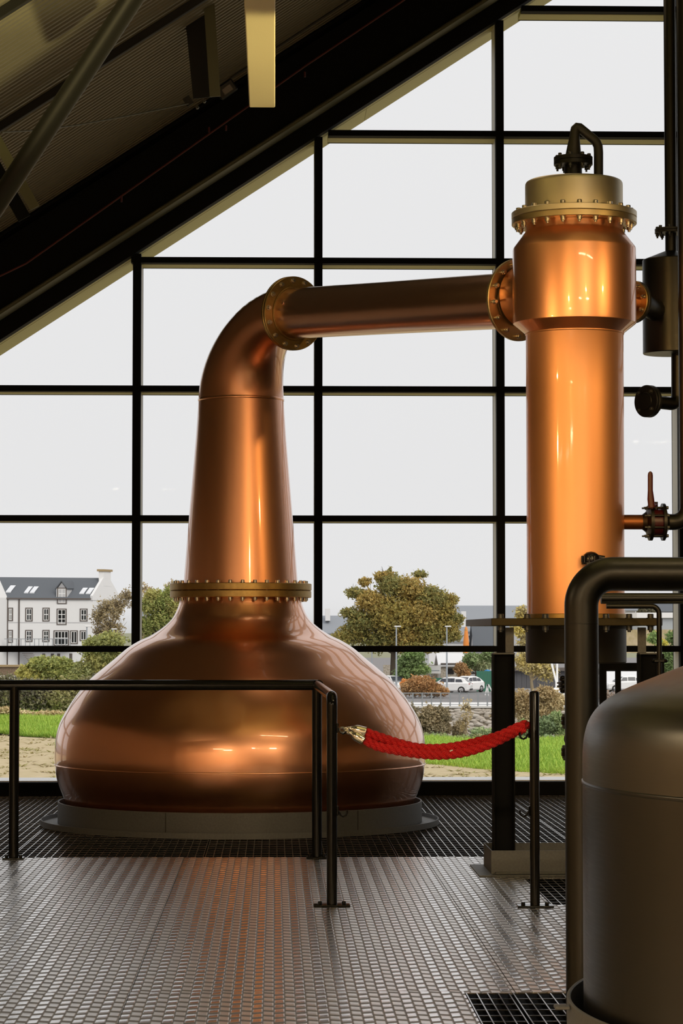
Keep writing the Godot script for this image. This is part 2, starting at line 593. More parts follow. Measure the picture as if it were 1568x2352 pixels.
func make_lamps() -> void:
	for a in ADDED_SPOTS:
		var t := base("added_spot_lamp", a[0])
		tag(t, "added black spotlight brightening the copper, outside the view", "spotlight", "added spotlights")
		var d: Vector3 = (a[1] - a[0]).normalized()
		var ax := axis_to(d)
		var b := MB.new()
		b.lathe([Vector2(0, -0.22), Vector2(0.09, -0.22), Vector2(0.11, -0.06), Vector2(0.11, 0.02), Vector2(0.10, 0.02), Vector2(0.095, -0.03), Vector2(0.0, -0.03)], ax, 24, 0.9)
		part("housing", b, M.black_paint, t)
		var lens := MB.new()
		lens.lathe([Vector2(0.09, 0.0), Vector2(0, 0.006)], ax, 24)
		part("lamp_lens", lens, M.lamp_warm, t)
		var st := MB.new()
		st.tube([ax * Vector3(0, -0.1, 0), (ax * Vector3(0, -0.1, 0)) * Vector3(1, 0, 1) + Vector3(0, rake(6.49, a[0].x) - a[0].y, 0)], 0.015, 8)
		part("hanger", st, M.black_paint, t)
		var l := SpotLight3D.new()
		l.name = "spot_light"
		l.position = d * 0.06
		l.transform = Transform3D(Basis.looking_at(d), d * 0.06)
		l.spot_angle = a[2]
		l.spot_angle_attenuation = 0.6
		l.light_energy = a[3]
		l.light_color = Color(1.0, 0.80, 0.48)
		l.light_size = 0.09
		l.spot_range = 60.0
		l.spot_attenuation = 2.0
		l.shadow_enabled = true
		t.add_child(l, true)
	# unseen linear lamps; the rear ones read from copper streaks, others added as fill
	for row in [[-8.4, 6.0, [3.0, 4.9], 3.5], [1.6, 4.1, [-2.6], 60.0], [1.6, 5.0, [3.2], 50.0], [1.6, 5.0, [7.2], 70.0], [-4.0, 3.5, [-3.4], 8.0], [-9.0, 3.2, [-4.0], 5.0]]:
		for x in row[2]:
			var t := base("unseen_linear_lamp", Vector3(x, row[1], row[0]))
			tag(t, "unseen warm linear lamp filling the hall with light, outside the view", "lamp", "linear hall lamps")
			var b := MB.new()
			b.box(Transform3D(Basis(), Vector3(0, 0.05, 0)), Vector3(1.7, 0.09, 0.2), 0.01)
			for k in [-0.7, 0.7]:
				b.tube([Vector3(k, 0.09, 0), Vector3(k, rake(6.49, x + k) - row[1], 0)], 0.008, 6)
			part("housing", b, M.black_paint, t)
			var g := MB.new()
			g.box(Transform3D(Basis(), Vector3(0, -0.005, 0)), Vector3(1.66, 0.02, 0.17))
			part("lamp_diffuser", g, M.lamp_warm, t)
			var l := AreaLight3D.new()
			l.name = "linear_light"
			l.area_size = Vector2(1.66, 0.17)
			l.transform = Transform3D(Basis.looking_at(Vector3.DOWN, Vector3.BACK), Vector3(0, -0.03, 0))
			l.light_energy = row[3]
			l.light_color = Color(1.0, 0.89, 0.72)
			l.area_range = 60.0
			l.area_attenuation = 2.0
			l.shadow_enabled = true
			t.add_child(l, true)
	# a soft panel added above the still to lift its dark shoulder
	var sp := base("added_panel", Vector3(1.15, 6.36, -17.3))
	tag(sp, "added soft panel brightening the shoulder of the still, outside the view", "lamp")
	var pb := MB.new()
	pb.box(Transform3D(Basis(), Vector3(0, 0.05, 0)), Vector3(2.0, 0.08, 1.1), 0.01)
	for k in [-0.8, 0.8]: pb.tube([Vector3(k, 0.09, 0), Vector3(k, rake(6.49, 1.15 + k) - 6.36, 0)], 0.008, 6)
	part("housing", pb, M.black_paint, sp)
	pb = MB.new()
	pb.box(Transform3D(Basis(), Vector3(0, 0, 0)), Vector3(1.94, 0.02, 1.04))
	part("lamp_diffuser", pb, M.panel_glow, sp)
	var pl := AreaLight3D.new()
	pl.name = "panel_light"
	pl.area_size = Vector2(1.94, 1.04)
	pl.transform = Transform3D(Basis.looking_at(Vector3.DOWN, Vector3.BACK), Vector3(0, -0.03, 0))
	pl.light_energy = 0.6
	pl.light_color = Color(1.0, 0.88, 0.70)
	pl.area_range = 60.0
	pl.area_attenuation = 2.0
	pl.shadow_enabled = true
	sp.add_child(pl, true)
	# unseen uplights on the roof; some added for the copper and cream beam
	for a in [[Vector3(3.1, 3.4, -10.4), Vector3(2.8, 8.0, -9.6), 58.0, 70.0], [Vector3(-4.6, 1.6, -10.5), Vector3(-2.3, 5.3, -13.2), 20.0, 20.0], [Vector3(2.95, 3.4, -13.7), Vector3(-0.08, 4.83, -14.6), 21.0, 15.0]]:
		var t := base("uplight", a[0])
		tag(t, "unseen warm uplight added to brighten the roof or cream beam, outside the view", "uplight", "unseen roof uplights")
		var d: Vector3 = (a[1] - a[0]).normalized()
		var ax := axis_to(d)
		var b := MB.new()
		b.lathe([Vector2(0, -0.16), Vector2(0.07, -0.16), Vector2(0.09, 0.0), Vector2(0.08, 0.0), Vector2(0.07, -0.03), Vector2(0.0, -0.03)], ax, 20, 0.9)
		b.tube([ax * Vector3(0, -0.12, 0), Vector3(0, -a[0].y, 0)], 0.02, 8)
		part("housing", b, M.black_paint, t)
		var lens := MB.new()
		lens.lathe([Vector2(0.07, -0.01), Vector2(0, -0.005)], ax, 20)
		part("lamp_lens", lens, M.lamp_warm, t)
		var l := SpotLight3D.new()
		l.name = "spot_light"
		l.transform = Transform3D(Basis.looking_at(d), d * 0.04)
		l.spot_angle = a[2]
		l.spot_angle_attenuation = 0.35
		l.light_energy = a[3]
		l.light_color = Color(1.0, 0.92, 0.64)
		l.light_size = 0.07
		l.spot_range = 60.0
		l.spot_attenuation = 2.0
		l.shadow_enabled = true
		t.add_child(l, true)


# ---------- the hall ----------
const SLOPE := 0.655
const APEX := 7.0
const WX0 := -5.4
const WX1 := 19.4
const GLASS := 22.04
const REAR := 6.0


func rake(a: float, x: float) -> float:   # height of a line along the roof slope at x, a being its height at x = 0
	return a + SLOPE * (x if x <= APEX else 2.0 * APEX - x)


func make_room() -> void:
	# walls behind and beside the viewer
	var w := MB.new()
	w.cuboid(Vector3(WX0 - 0.25, -0.8, REAR), Vector3(WX0, 3.1, -GLASS))
	struct(part("wall_left", w, M.wall_plaster, self), "plain side wall under the left eave")
	w = MB.new()
	w.cuboid(Vector3(WX1, -0.8, REAR), Vector3(WX1 + 0.25, 3.1, -GLASS))
	struct(part("wall_right", w, M.wall_plaster, self), "plain side wall under the right eave")
	w = MB.new()
	var a := 6.6
	w.prism(PackedVector2Array([Vector2(WX0, -0.8), Vector2(WX1, -0.8), Vector2(WX1, rake(a, WX1)), Vector2(APEX, rake(a, APEX)), Vector2(WX0, rake(a, WX0))]), Transform3D(Basis(), Vector3(0, 0, REAR + 0.12)), 0.25)
	struct(part("wall_rear", w, M.wall_plaster, self), "plain gable wall behind the viewer")
	# the roof: ribbed metal sheets, each its own piece, under an insulated deck
	var roof = base("ceiling")
	struct(roof, "ribbed metal roof sheets rising to the right")
	var deck := MB.new()
	for side in [[WX0 - 0.6, APEX], [APEX, WX1 + 0.6]]:
		var p0 := Vector3(side[0], rake(6.78, side[0]), 0)
		var p1 := Vector3(side[1], rake(6.78, side[1]), 0)
		var mid := (p0 + p1) * 0.5
		var d := (p1 - p0).normalized()
		deck.box(Transform3D(Basis(d, Vector3(-d.y, d.x, 0), Vector3(0, 0, 1)), Vector3(mid.x, mid.y, (REAR + 0.3 - GLASS - 0.95) * 0.5)), Vector3(p0.distance_to(p1), 0.2, GLASS + 0.95 + REAR + 0.3))
	part("deck", deck, M.matt_black, roof)
	var rib := 0.0923
	var n := 13
	var width := rib * n
	for side in 2:
		var s := MB.new()
		var x0: float = WX0 if side == 0 else APEX
		var x1: float = APEX if side == 0 else WX1
		var d := Vector3(x1 - x0, rake(0, x1) - rake(0, x0), 0)
		var up := Vector3(-d.y, d.x, 0).normalized()
		for k in n:
			var z := -k * rib
			var q := [[0.0, 0.0], [0.034, 0.0], [0.044, 0.022], [0.080, 0.022], [0.0923, 0.0]]
			if k == n - 1: q[4] = [0.0903, 0.0]
			for j in 4:
				var b0: Vector3 = Vector3(0, 0, z - q[j][0]) + up * q[j][1]
				var b1: Vector3 = Vector3(0, 0, z - q[j + 1][0]) + up * q[j + 1][1]
				s.quad(b0, b0 + d, b1 + d, b1, -up)
		var ms := s.mesh()
		for i in 24:
			var z0 := REAR - i * width
			if z0 - width < -GLASS - 0.8: break
			part("roof_sheet", ms, M.roof_sheet, roof, Transform3D(Basis(), Vector3(x0, rake(6.5, x0), z0)))
	# a closing slab below the open gratings
	var u := MB.new()
	u.cuboid(Vector3(WX0, -0.8, REAR), Vector3(WX1, -1.0, -GLASS))
	struct(part("floor_pit", u, M.matt_black, self), "dark space under the floor gratings")


# ---------- the glazed gable ----------
func make_window_wall() -> void:
	var wall = base("wall_front")
	struct(wall, "glazed gable with a black grid of mullions and transoms")
	var xs := []
	for px in [-107, 312.5, 731, 1150, 1569]:
		xs.append(at(px, 1100, GLASS).x)
	var step: float = (xs[4] - xs[0]) / 4.0
	while xs[0] - step > WX0 + 0.3: xs.push_front(xs[0] - step)
	while xs[xs.size() - 1] + step < WX1 - 0.3: xs.append(xs[xs.size() - 1] + step)
	var hs := [0.14]
	for py in [1490.5, 1190.5, 893, 598, 304.5, 15.5]:
		hs.append(at(740, py, GLASS).y)
	var dh: float = hs[6] - hs[5]
	while hs[hs.size() - 1] + dh < rake(5.60, APEX): hs.append(hs[hs.size() - 1] + dh)
	var top := 5.60
	var gable := PackedVector2Array([Vector2(WX0, 0.14), Vector2(WX1, 0.14), Vector2(WX1, rake(top, WX1)), Vector2(APEX, rake(top, APEX)), Vector2(WX0, rake(top, WX0))])
	var vx := [WX0] + xs + [WX1]
	# panes
	for i in vx.size() - 1:
		for j in hs.size():
			var y0: float = hs[j]
			var y1: float = hs[j + 1] if j + 1 < hs.size() else 20.0
			var cell := PackedVector2Array([Vector2(vx[i], y0), Vector2(vx[i + 1], y0), Vector2(vx[i + 1], y1), Vector2(vx[i], y1)])
			for poly in Geometry2D.intersect_polygons(cell, gable):
				var s := MB.new()
				s.sheet(poly, Transform3D(Basis(), Vector3(0, 0, -GLASS - 0.11)))
				part("pane", s, M.glass, wall)
	# uprights: a black box indoors, a pale fin outdoors
	for x in xs:
		var h: float = rake(top, x) + 0.02
		var b := MB.new()
		b.cuboid(Vector3(x - 0.036, 0.02, -GLASS), Vector3(x + 0.036, h, -GLASS - 0.10))
		var o = part("mullion", b, M.matt_black, wall)
		var f := MB.new()
		f.cuboid(Vector3(x - 0.034, 0.06, -GLASS - 0.12), Vector3(x + 0.034, h, -GLASS - 0.40))
		part("fin", f, M.aluminium, o)
		f = MB.new()
		f.cuboid(Vector3(x - 0.036, 0.06, -GLASS - 0.402), Vector3(x + 0.036, h, -GLASS - 0.417))
		part("fin_edge", f, M.matt_black, o)
	for j in range(1, hs.size()):
		var y: float = hs[j]
		var xl: float = maxf(WX0, (y - top) / SLOPE)
		var xr: float = minf(WX1, 2.0 * APEX - xl)
		if xr - xl < 0.2: continue
		var b := MB.new()
		b.cuboid(Vector3(xl, y - 0.026, -GLASS - 0.004), Vector3(xr, y + 0.026, -GLASS - 0.10))
		var o = part("transom", b, M.matt_black, wall)
		var f := MB.new()
		f.cuboid(Vector3(xl, y - 0.026, -GLASS - 0.12), Vector3(xr, y + 0.024, -GLASS - 0.33))
		part("fin", f, M.soffit, o)
		f = MB.new()
		f.cuboid(Vector3(xl, y - 0.030, -GLASS - 0.331), Vector3(xr, y + 0.026, -GLASS - 0.343))
		part("fin_edge", f, M.matt_black, o)
	# kick panel and sill
	var k := MB.new()
	k.cuboid(Vector3(WX0, -1.0, -GLASS), Vector3(WX1, 0.118, -GLASS - 0.12))
	part("kick_panel", k, M.matt_black, wall)
	k = MB.new()
	k.cuboid(Vector3(WX0, 0.07, -GLASS - 0.121), Vector3(WX1, 0.125, -GLASS - 0.62))
	part("sill", k, M.sill_white, wall)
	# the sloping head: black frame, then the soffit that overhangs outside
	for side in 2:
		var x0: float = WX0 if side == 0 else APEX
		var x1: float = APEX if side == 0 else WX1
		var d := Vector3(x1 - x0, rake(0, x1) - rake(0, x0), 0)
		var l := d.length()
		d = d.normalized()
		var up := Vector3(-d.y, d.x, 0)
		var bs := Basis(d, up, Vector3(0, 0, 1))
		var mid := Vector3((x0 + x1) * 0.5, rake(0, (x0 + x1) * 0.5), 0)
		var b := MB.new()
		b.box(Transform3D(bs, mid + Vector3(0, 5.728, -GLASS - 0.05)), Vector3(l, 0.16, 0.14))
		part("head_frame", b, M.matt_black, wall)
		for z in [[-0.121, -0.245], [-0.26, -0.80]]:
			b = MB.new()
			var n := 6 if z[0] < -0.2 else 1
			for q in n:
				var e0 := l * q / n - l * 0.5 + (0.004 if q > 0 else 0.0)
				var e1 := l * (q + 1) / n - l * 0.5
				b.box(Transform3D(bs, mid + d * (e0 + e1) * 0.5 + Vector3(0, 5.70, -GLASS + (z[0] + z[1]) * 0.5)), Vector3(e1 - e0, 0.10, z[0] - z[1]))
			part("soffit_board", b, M.soffit, wall)
		b = MB.new()
		b.box(Transform3D(bs, mid + Vector3(0, 6.05, -GLASS - 0.5)), Vector3(l + 0.3, 0.58, 0.76))
		part("verge_box", b, M.matt_black, wall)


# ---------- the floor ----------
func grating(called, x0, x1, z0, z1, parent, pitch := 0.0505, rods := 0.14) -> void:
	# a panel of load bars that run away from the viewer, tied by cross rods
	var b := MB.new()
	var n := int(round((x1 - x0) / pitch))
	for i in n + 1:
		var x := lerpf(x0 + 0.003, x1 - 0.003, float(i) / n)
		b.cuboid(Vector3(x - 0.0025, -0.030, z0), Vector3(x + 0.0025, 0.0, z1))
	var m := int(round(absf(z1 - z0) / rods))
	for i in m + 1:
		var z := lerpf(z0 - 0.003, z1 + 0.003, float(i) / m)
		b.cuboid(Vector3(x0, -0.0065, z - 0.003), Vector3(x1, -0.002, z + 0.003))
	var o = part(called, b, M.grating_steel, parent)
	o.set_meta("kind", "stuff")


func make_floor() -> void:
	var fl = base("floor")
	struct(fl, "steel floor of patterned tread plates and open gratings")
	var s0 := -0.575
	var w := 1.545
	var rows := [[-16.05, -13.22], [-13.22, -10.03], [-10.03, -7.0], [-7.0, -4.0]]
	var lift := [0.0, 0.0015, 0.006, 0.0]
	for r in rows.size():
		for k in range(-3, 9):
			var x0 := s0 + k * w
			var x1 := x0 + w
			if x1 < WX0 + 0.1: continue
			x0 = maxf(x0, WX0)
			var cuts := [[x0, x1, rows[r][0], rows[r][1]]]
			if r == 0 and x1 > 1.47:   # the grating that lies in the first row
				cuts = []
				var xx0 := x0
				if x0 < 1.47:
					cuts.append([x0, 1.47, rows[0][0], rows[0][1]])
					xx0 = 1.47
				if x1 > 1.47:
					cuts.append([xx0, x1, -16.05, -14.64])
			if r >= 2 and x1 > 0.762:
				cuts = []
				if x0 < 0.762: cuts.append([x0, 0.762, rows[r][0], rows[r][1]])
			for c in cuts:
				var b := MB.new()
				var y: float = lift[r] + rng.randf_range(-0.0006, 0.0006)
				var tl := rng.randf_range(-0.0012, 0.0012)   # plates never lie quite flat
				var a0 := Vector3(c[0] + 0.0015, y, c[3] - 0.0015)
				var a1 := Vector3(c[1] - 0.0015, y + tl, c[3] - 0.0015)
				var a2 := Vector3(c[1] - 0.0015, y + tl, c[2] + 0.0015)
				var a3 := Vector3(c[0] + 0.0015, y, c[2] + 0.0015)
				b.quad(a0, a1, a2, a3, Vector3.UP, Vector2(a0.x, a0.z), Vector2(a1.x, a1.z), Vector2(a2.x, a2.z), Vector2(a3.x, a3.z))
				for e in [[a0, a1, Vector3.BACK], [a1, a2, Vector3.RIGHT], [a2, a3, Vector3.FORWARD], [a3, a0, Vector3.LEFT]]:
					var dn := Vector3(0, -0.008, 0)
					b.quad(e[0], e[1], e[1] + dn, e[0] + dn, e[2])
				part("tread_plate", b, M.tread, fl)
	var gx := -0.449
	for k in range(-4, 6):
		grating("grating_panel", gx + k * 1.245 + 0.004, gx + (k + 1) * 1.245 - 0.004, -16.055, -18.95, fl)
		grating("grating_panel", gx + k * 1.245 + 0.004, gx + (k + 1) * 1.245 - 0.004, -18.96, -22.0, fl)
	grating("grating_panel", 1.476, 2.72, -13.225, -14.635, fl)
	grating("grating_panel", 0.768, 0.945, -7.6, -10.025, fl)
	grating("grating_panel", 0.957, 2.2, -7.6, -10.025, fl)
	# bearers under the gratings, and the solid floor behind the viewer
	for z in [-16.07, -18.955, -21.98]:
		var b := MB.new()
		b.cuboid(Vector3(WX0, -0.031, z - 0.05), Vector3(WX1, -0.2, z + 0.05))
		part("bearer", b, M.matt_black, fl)
	var b := MB.new()
	b.cuboid(Vector3(WX0, -0.2, -4.0), Vector3(WX1, 0.0, REAR))
	part("slab", b, M.concrete, fl)


# ---------- steel under the roof ----------
func make_roof_steel() -> void:
	# the gable's portal beam
	var t = base("portal_beam")
	tag(t, "deep black roof beam along the slope above the window", "beam")
	var x0 := WX0
	var x1 := APEX
	var d := Vector3(x1 - x0, SLOPE * (x1 - x0), 0)
	var l := d.length()
	d = d.normalized()
	var up := Vector3(-d.y, d.x, 0)
	var bs := Basis(d, up, Vector3(0, 0, 1))
	var mx := (x0 + x1) * 0.5
	var lo := 5.785   # the lower edge at x = 0
	var b := MB.new()
	b.box(Transform3D(bs, Vector3(mx, rake(lo + 0.02, mx), -21.78)), Vector3(l, 0.034, 0.30), 0.012)
	part("lower_flange", b, M.olive_steel, t)  # lighter than the black web, standing in for light along the edge
	b = MB.new()
	b.box(Transform3D(bs, Vector3(mx, rake(lo + 0.43, mx), -21.80)), Vector3(l, 0.62, 0.03))
	part("web", b, M.matt_black, t)
	b = MB.new()
	b.box(Transform3D(bs, Vector3(mx, rake(lo + 0.80, mx) - 0.12, -21.7)), Vector3(l, 0.03, 0.30), 0.01)
	part("upper_flange", b, M.matt_black, t)
	# rafters under the sheets
	var words := ["dark slim rafter under the roof sheets, crossing behind the round brace", "dark slim rafter in the top left corner under the roof sheets"]
	var ds := [17.9, 15.15]
	var px := [[0, 292], [0, 32]]
	for i in 2:
		var p := at(px[i][0], px[i][1], ds[i])
		b = MB.new()
		b.box(Transform3D(bs, Vector3(mx, rake(p.y - SLOPE * p.x, mx), -ds[i])), Vector3(l, 0.06, 0.055), 0.004)
		tag(part("rafter", b, M.roof_steel, self), words[i], "rafter")
	# round brace
	b = MB.new()
	var q1 := at(-28, 500, 14.9)
	var q2 := at(302, 0, 13.6)
	var q0 := at(-240, 830, 15.6)
	b.tube([q0, q1, q2, q2 + (q2 - q1) * 2.8], 0.061, 24)
	tag(part("round_brace", b, M.brace_paint, self), "thick round steel brace crossing the top left corner", "brace")
	# the hall column that takes its foot, beyond the frame
	t = base("hall_column")
	tag(t, "dark steel hall column at the foot of the round brace, outside the view", "column")
	b = MB.new()
	for s in [-1.0, 1.0]:
		b.cuboid(Vector3(q0.x - 0.14, 0, q0.z + s * 0.10 - 0.006), Vector3(q0.x - 0.02, rake(6.48, q0.x - 0.14), q0.z + s * 0.10 + 0.006))
	b.cuboid(Vector3(q0.x - 0.086, 0, q0.z - 0.095), Vector3(q0.x - 0.074, rake(6.48, q0.x - 0.14), q0.z + 0.095))
	part("shaft", b, M.roof_steel, t)
	# I-section strut
	t = base("roof_strut")
	tag(t, "upright steel strut with an olive edge between roof and black beam", "strut")
	b = MB.new()
	b.bar(at(477, -40, 18.6), at(494, 222, 18.6), 0.082, 0.012, Vector3.BACK)
	part("flange", b, M.olive_steel, t)
	b = MB.new()
	b.bar(at(440, -40, 18.75), at(466, 225, 18.75), 0.15, 0.012, Vector3.BACK)
	part("web", b, M.roof_steel, t)
	b = MB.new()
	b.prism(PackedVector2Array([Vector2(-0.10, 0.14), Vector2(0.10, 0.20), Vector2(0.10, -0.06), Vector2(0.04, -0.12), Vector2(-0.04, -0.08)]), Transform3D(Basis(), at(430, 40, 18.82)), 0.015)
	part("gusset_plate", b, M.roof_steel, t)
	t = base("roof_strut")
	tag(t, "slanting olive steel strut behind the lower end of the round brace", "strut")
	b = MB.new()
	b.bar(at(-40, 262, 16.6), at(80, 478, 16.6), 0.070, 0.012, Vector3.BACK)
	part("flange", b, M.olive_steel, t)
	b = MB.new()
	b.bar(at(-64, 288, 16.7), at(56, 502, 16.7), 0.09, 0.012, Vector3.BACK)
	part("web", b, M.matt_black, t)
	# tie rod with its bracket
	t = base("tie_rod")
	tag(t, "thin steel tie rod slanting under the roof to a small bracket", "tie rod")
	b = MB.new()
	b.tube([at(4, 304, 17.0), at(90, 299, 17.6), at(180, 287, 18.2), at(300, 265, 18.9), at(432, 238, 19.6)], 0.006, 8)
	part("rod", b, M.olive_steel, t)
	b = MB.new()
	b.box(Transform3D(Basis(Vector3(0, 0, 1), 0.6), at(432, 232, 19.62)), Vector3(0.06, 0.075, 0.012), 0.002)
	part("bracket", b, M.dark_steel, t)
	for q in [[453, 247], [469, 233]]:
		b = MB.new()
		b.lathe([Vector2(0, 0.02), Vector2(0.014, 0.02), Vector2(0.016, 0)], axis_to(Vector3(0, 0, 1), at(q[0], q[1], 19.6)), 6, 2.0)
		part("bolt", b, M.dark_bolt, t)
	# conduit and sprinkler pipe along the beam
	b = MB.new()
	b.tube([at(521, 192, 20.9), at(531, 178, 20.9), at(1300, -325, 20.9)], 0.011, 8)
	tag(part("conduit", b, M.dark_steel, self), "thin grey conduit running up the black beam from the floodlight", "conduit")
	b = MB.new()
	b.tube([at(-200, 730, 21.0), at(60, 605, 21.0), at(700, 152, 21.0), at(1100, -115, 21.0)], 0.008, 8)
	for q in [[279, 460], [480, 300], [519, 296], [700, 173]]:
		b.tube([at(q[0], q[1], 21.0) + Vector3(0, 0.03, 0), at(q[0], q[1], 21.0) - Vector3(0, 0.015, 0)], 0.008, 8)
	tag(part("sprinkler_pipe", b, M.red_pipe, self), "thin dark red pipe running along the black roof beam", "pipe")
	# floodlight
	t = base("floodlight")
	tag(t, "small black floodlight with a grey lens on the roof beam", "floodlight")
	var fb := Basis(Vector3(0, 0, 1), 0.62) * Basis(Vector3.RIGHT, 0.25)
	var fc := at(519, 205, 20.7)
	b = MB.new()
	b.box(Transform3D(fb, fc), Vector3(0.17, 0.115, 0.06), 0.012)
	part("housing", b, M.black_paint, t)
	b = MB.new()
	b.box(Transform3D(fb, fc + fb * Vector3(0.005, -0.005, 0.031)), Vector3(0.088, 0.056, 0.01), 0.004)
	part("lens", b, M.lens_grey, t)
	b = MB.new()
	b.bar(fc + fb * Vector3(-0.05, 0.05, -0.02), fc + fb * Vector3(0.0, 0.13, -0.05), 0.02, 0.006)
	part("bracket", b, M.black_paint, t)
	# the cream beam overhead that runs away from the viewer
	t = base("runway_beam")
	tag(t, "cream painted beam hanging overhead, its underside ending above the window", "beam")
	var e := at(602, 247, 15.9)
	b = MB.new()
	b.box(Transform3D(Basis(), Vector3(e.x, e.y + 0.11, (-15.9 - 8.0) * 0.5)), Vector3(px2m(60.0, 15.9), 0.22, 7.9), 0.006)
	part("beam", b, M.cream_paint, t)
	b = MB.new()
	for z in [-9.0, -12.0, -15.4]:
		b.tube([Vector3(e.x, e.y + 0.2, z), Vector3(e.x, rake(6.6, e.x), z)], 0.012, 8)
	part("hanger_rod", b, M.matt_black, t)


# ---------- the still, its arm and its condenser ----------
const POT_D := 18.9
const CON_D := 15.9
const ARM_DROP := -0.066


func pot_axis() -> Vector3:
	var p := at(552, 1700, POT_D)
	return Vector3(p.x, 0, -POT_D)


func con_axis() -> Vector3:
	var p := at(1320, 1000, CON_D)
	return Vector3(p.x, 0, -CON_D)


func arm_dir() -> Vector3:
	var d := con_axis() - pot_axis()
	d.y = 0
	d = d.normalized()
	d.y = ARM_DROP
	return d.normalized()


func pot_h(py) -> float:
	return at(552, py, POT_D).y


func pot_r(n) -> float:
	return px2m(n, POT_D)


func smooth_profile(pts: Array, sub := 5) -> Array:
	# a Catmull-Rom curve through profile points
	var o := []
	for i in pts.size() - 1:
		var p0: Vector2 = pts[maxi(i - 1, 0)]
		var p1: Vector2 = pts[i]
		var p2: Vector2 = pts[i + 1]
		var p3: Vector2 = pts[mini(i + 2, pts.size() - 1)]
		for k in sub:
			o.append(p1.cubic_interpolate(p2, p0, p3, float(k) / sub))
	o.append(pts[pts.size() - 1])
	return o


const POT := [[392, 1868], [400, 1834], [413, 1800], [419, 1775], [422.5, 1748], [423, 1725], [420, 1692.5], [411.5, 1660], [396.5, 1631], [376, 1599], [347, 1563], [317, 1537], [288, 1513.5], [259, 1489], [232, 1472], [203, 1458], [176.5, 1440], [156, 1420], [144, 1396], [139, 1378], [138, 1370]]


func make_still() -> void:
	var o := pot_axis()
	var t := base("pot_still", o)
	tag(t, "large copper pot still with an onion shaped pot and bent swan neck", "pot still")
	var pr := []
	for q in POT: pr.append(Vector2(pot_r(q[0]), pot_h(q[1])))
	var b := MB.new()
	b.lathe(smooth_profile(pr, 5), Transform3D(), 160, 0.5)
	part("pot", b, M.polished_copper, t)
	# the lap seam round the pot
	b = MB.new()
	var sh := pot_h(1752)
	b.lathe([Vector2(pot_r(421.8), sh - 0.008), Vector2(pot_r(423.3), sh - 0.007), Vector2(pot_r(423.8), sh - 0.002), Vector2(pot_r(422.5), sh + 0.003)], Transform3D(), 160, 0.5)
	part("seam", b, M.polished_copper, t)
	# neck
	b = MB.new()
	var bend := pot_h(919)
	var np := [Vector2(pot_r(131.5), pot_h(1346)), Vector2(pot_r(130), pot_h(1330)), Vector2(pot_r(120), pot_h(1200)), Vector2(pot_r(104), pot_h(1010)), Vector2(pot_r(98.5), pot_h(930)), Vector2(pot_r(98), bend)]
	b.lathe(np, Transform3D(), 96, 0.5)
	part("neck", b, M.neck_copper, t)
	b = MB.new()
	b.lathe([Vector2(pot_r(98), bend - 0.012), Vector2(pot_r(99.2), bend - 0.008), Vector2(pot_r(99.2), bend + 0.006), Vector2(pot_r(98), bend + 0.010)], Transform3D(), 96, 0.5)
	part("weld", b, M.polished_copper, t)
	# swan neck bend, tapering into the arm's flange
	var d := arm_dir()
	var hd := Vector3(d.x, 0, d.z).normalized()
	var r := 0.60
	var pts := [Vector3(0, bend - 0.01, 0), Vector3(0, bend, 0)]
	var rad := [pot_r(98), pot_r(98)]
	var turn := PI * 0.5 + asin(-d.y)
	for k in range(1, 33):
		var f := turn * k / 32.0
		pts.append(Vector3(0, bend, 0) + hd * (r - r * cos(f)) + Vector3.UP * r * sin(f))
		rad.append(lerpf(pot_r(98), 0.20, smoothstep(0.0, 1.0, pow(k / 32.0, 0.9))))
	var endp: Vector3 = pts[pts.size() - 1]
	pts.append(endp + d * 0.03)
	rad.append(0.198)
	b = MB.new()
	b.tube(pts, rad, 72, false)
	part("swan_neck", b, M.neck_copper, t)
	# arm flange, the still's half
	var fl := axis_to(d, endp + d * 0.022)
	b = MB.new()
	b.lathe(ring_prof(0.15, 0.275, -0.022, -0.001), fl, 72, 0.9)
	part("arm_flange", b, M.brass, t)
	# neck flange: two rings and their bolts
	var y0 := pot_h(1373)
	var y1 := pot_h(1341)
	var ym := (y0 + y1) * 0.5
	b = MB.new()
	b.lathe(ring_prof(pot_r(120), pot_r(162.5), ym + 0.0015, y1), Transform3D(), 96, 0.9)
	var f1 = part("neck_flange", b, M.brass, t)
	b = MB.new()
	b.lathe(ring_prof(pot_r(120), pot_r(162), y0, ym - 0.0015), Transform3D(), 96, 0.9)
	part("neck_flange", b, M.brass, t)
	bolt_ring(f1, bolt_mesh(0.030, y1 - y0, 0.008), M.zinc_bolt, Transform3D(Basis(), Vector3(0, ym, 0)), pot_r(150), 34, 0.05)
	# galvanised upstand round the foot, its own thing
	var c := base("floor_collar", o)
	tag(c, "round grey metal collar with a wide lipped tray around the still's foot", "floor collar")
	b = MB.new()
	var top := 0.172
	b.lathe([Vector2(pot_r(411), 0.02), Vector2(pot_r(411), top), Vector2(pot_r(411.5), top + 0.002), Vector2(pot_r(414), top + 0.002), Vector2(pot_r(414.5), top), Vector2(pot_r(414.5), 0.016)], Transform3D(), 128, 0.95)
	part("upstand", b, M.galvanised, c)
	b = MB.new()
	b.lathe([Vector2(pot_r(405), 0.014), Vector2(pot_r(449), 0.014), Vector2(pot_r(450.5), 0.042), Vector2(pot_r(453), 0.042), Vector2(pot_r(453.5), 0.001), Vector2(pot_r(405), 0.001)], Transform3D(), 128, 0.95)
	part("tray", b, M.galvanised, c)
	for f in [1.95, 0.9]:   # welded joints of the upstand
		b = MB.new()
		b.box(Transform3D(Basis(Vector3.UP, -f), Vector3(cos(f) * pot_r(414.6), 0.095, sin(f) * pot_r(414.6))), Vector3(0.003, 0.15, 0.006))
		part("joint", b, M.dark_steel, c)
	make_arm(o + endp + d * 0.022, d)


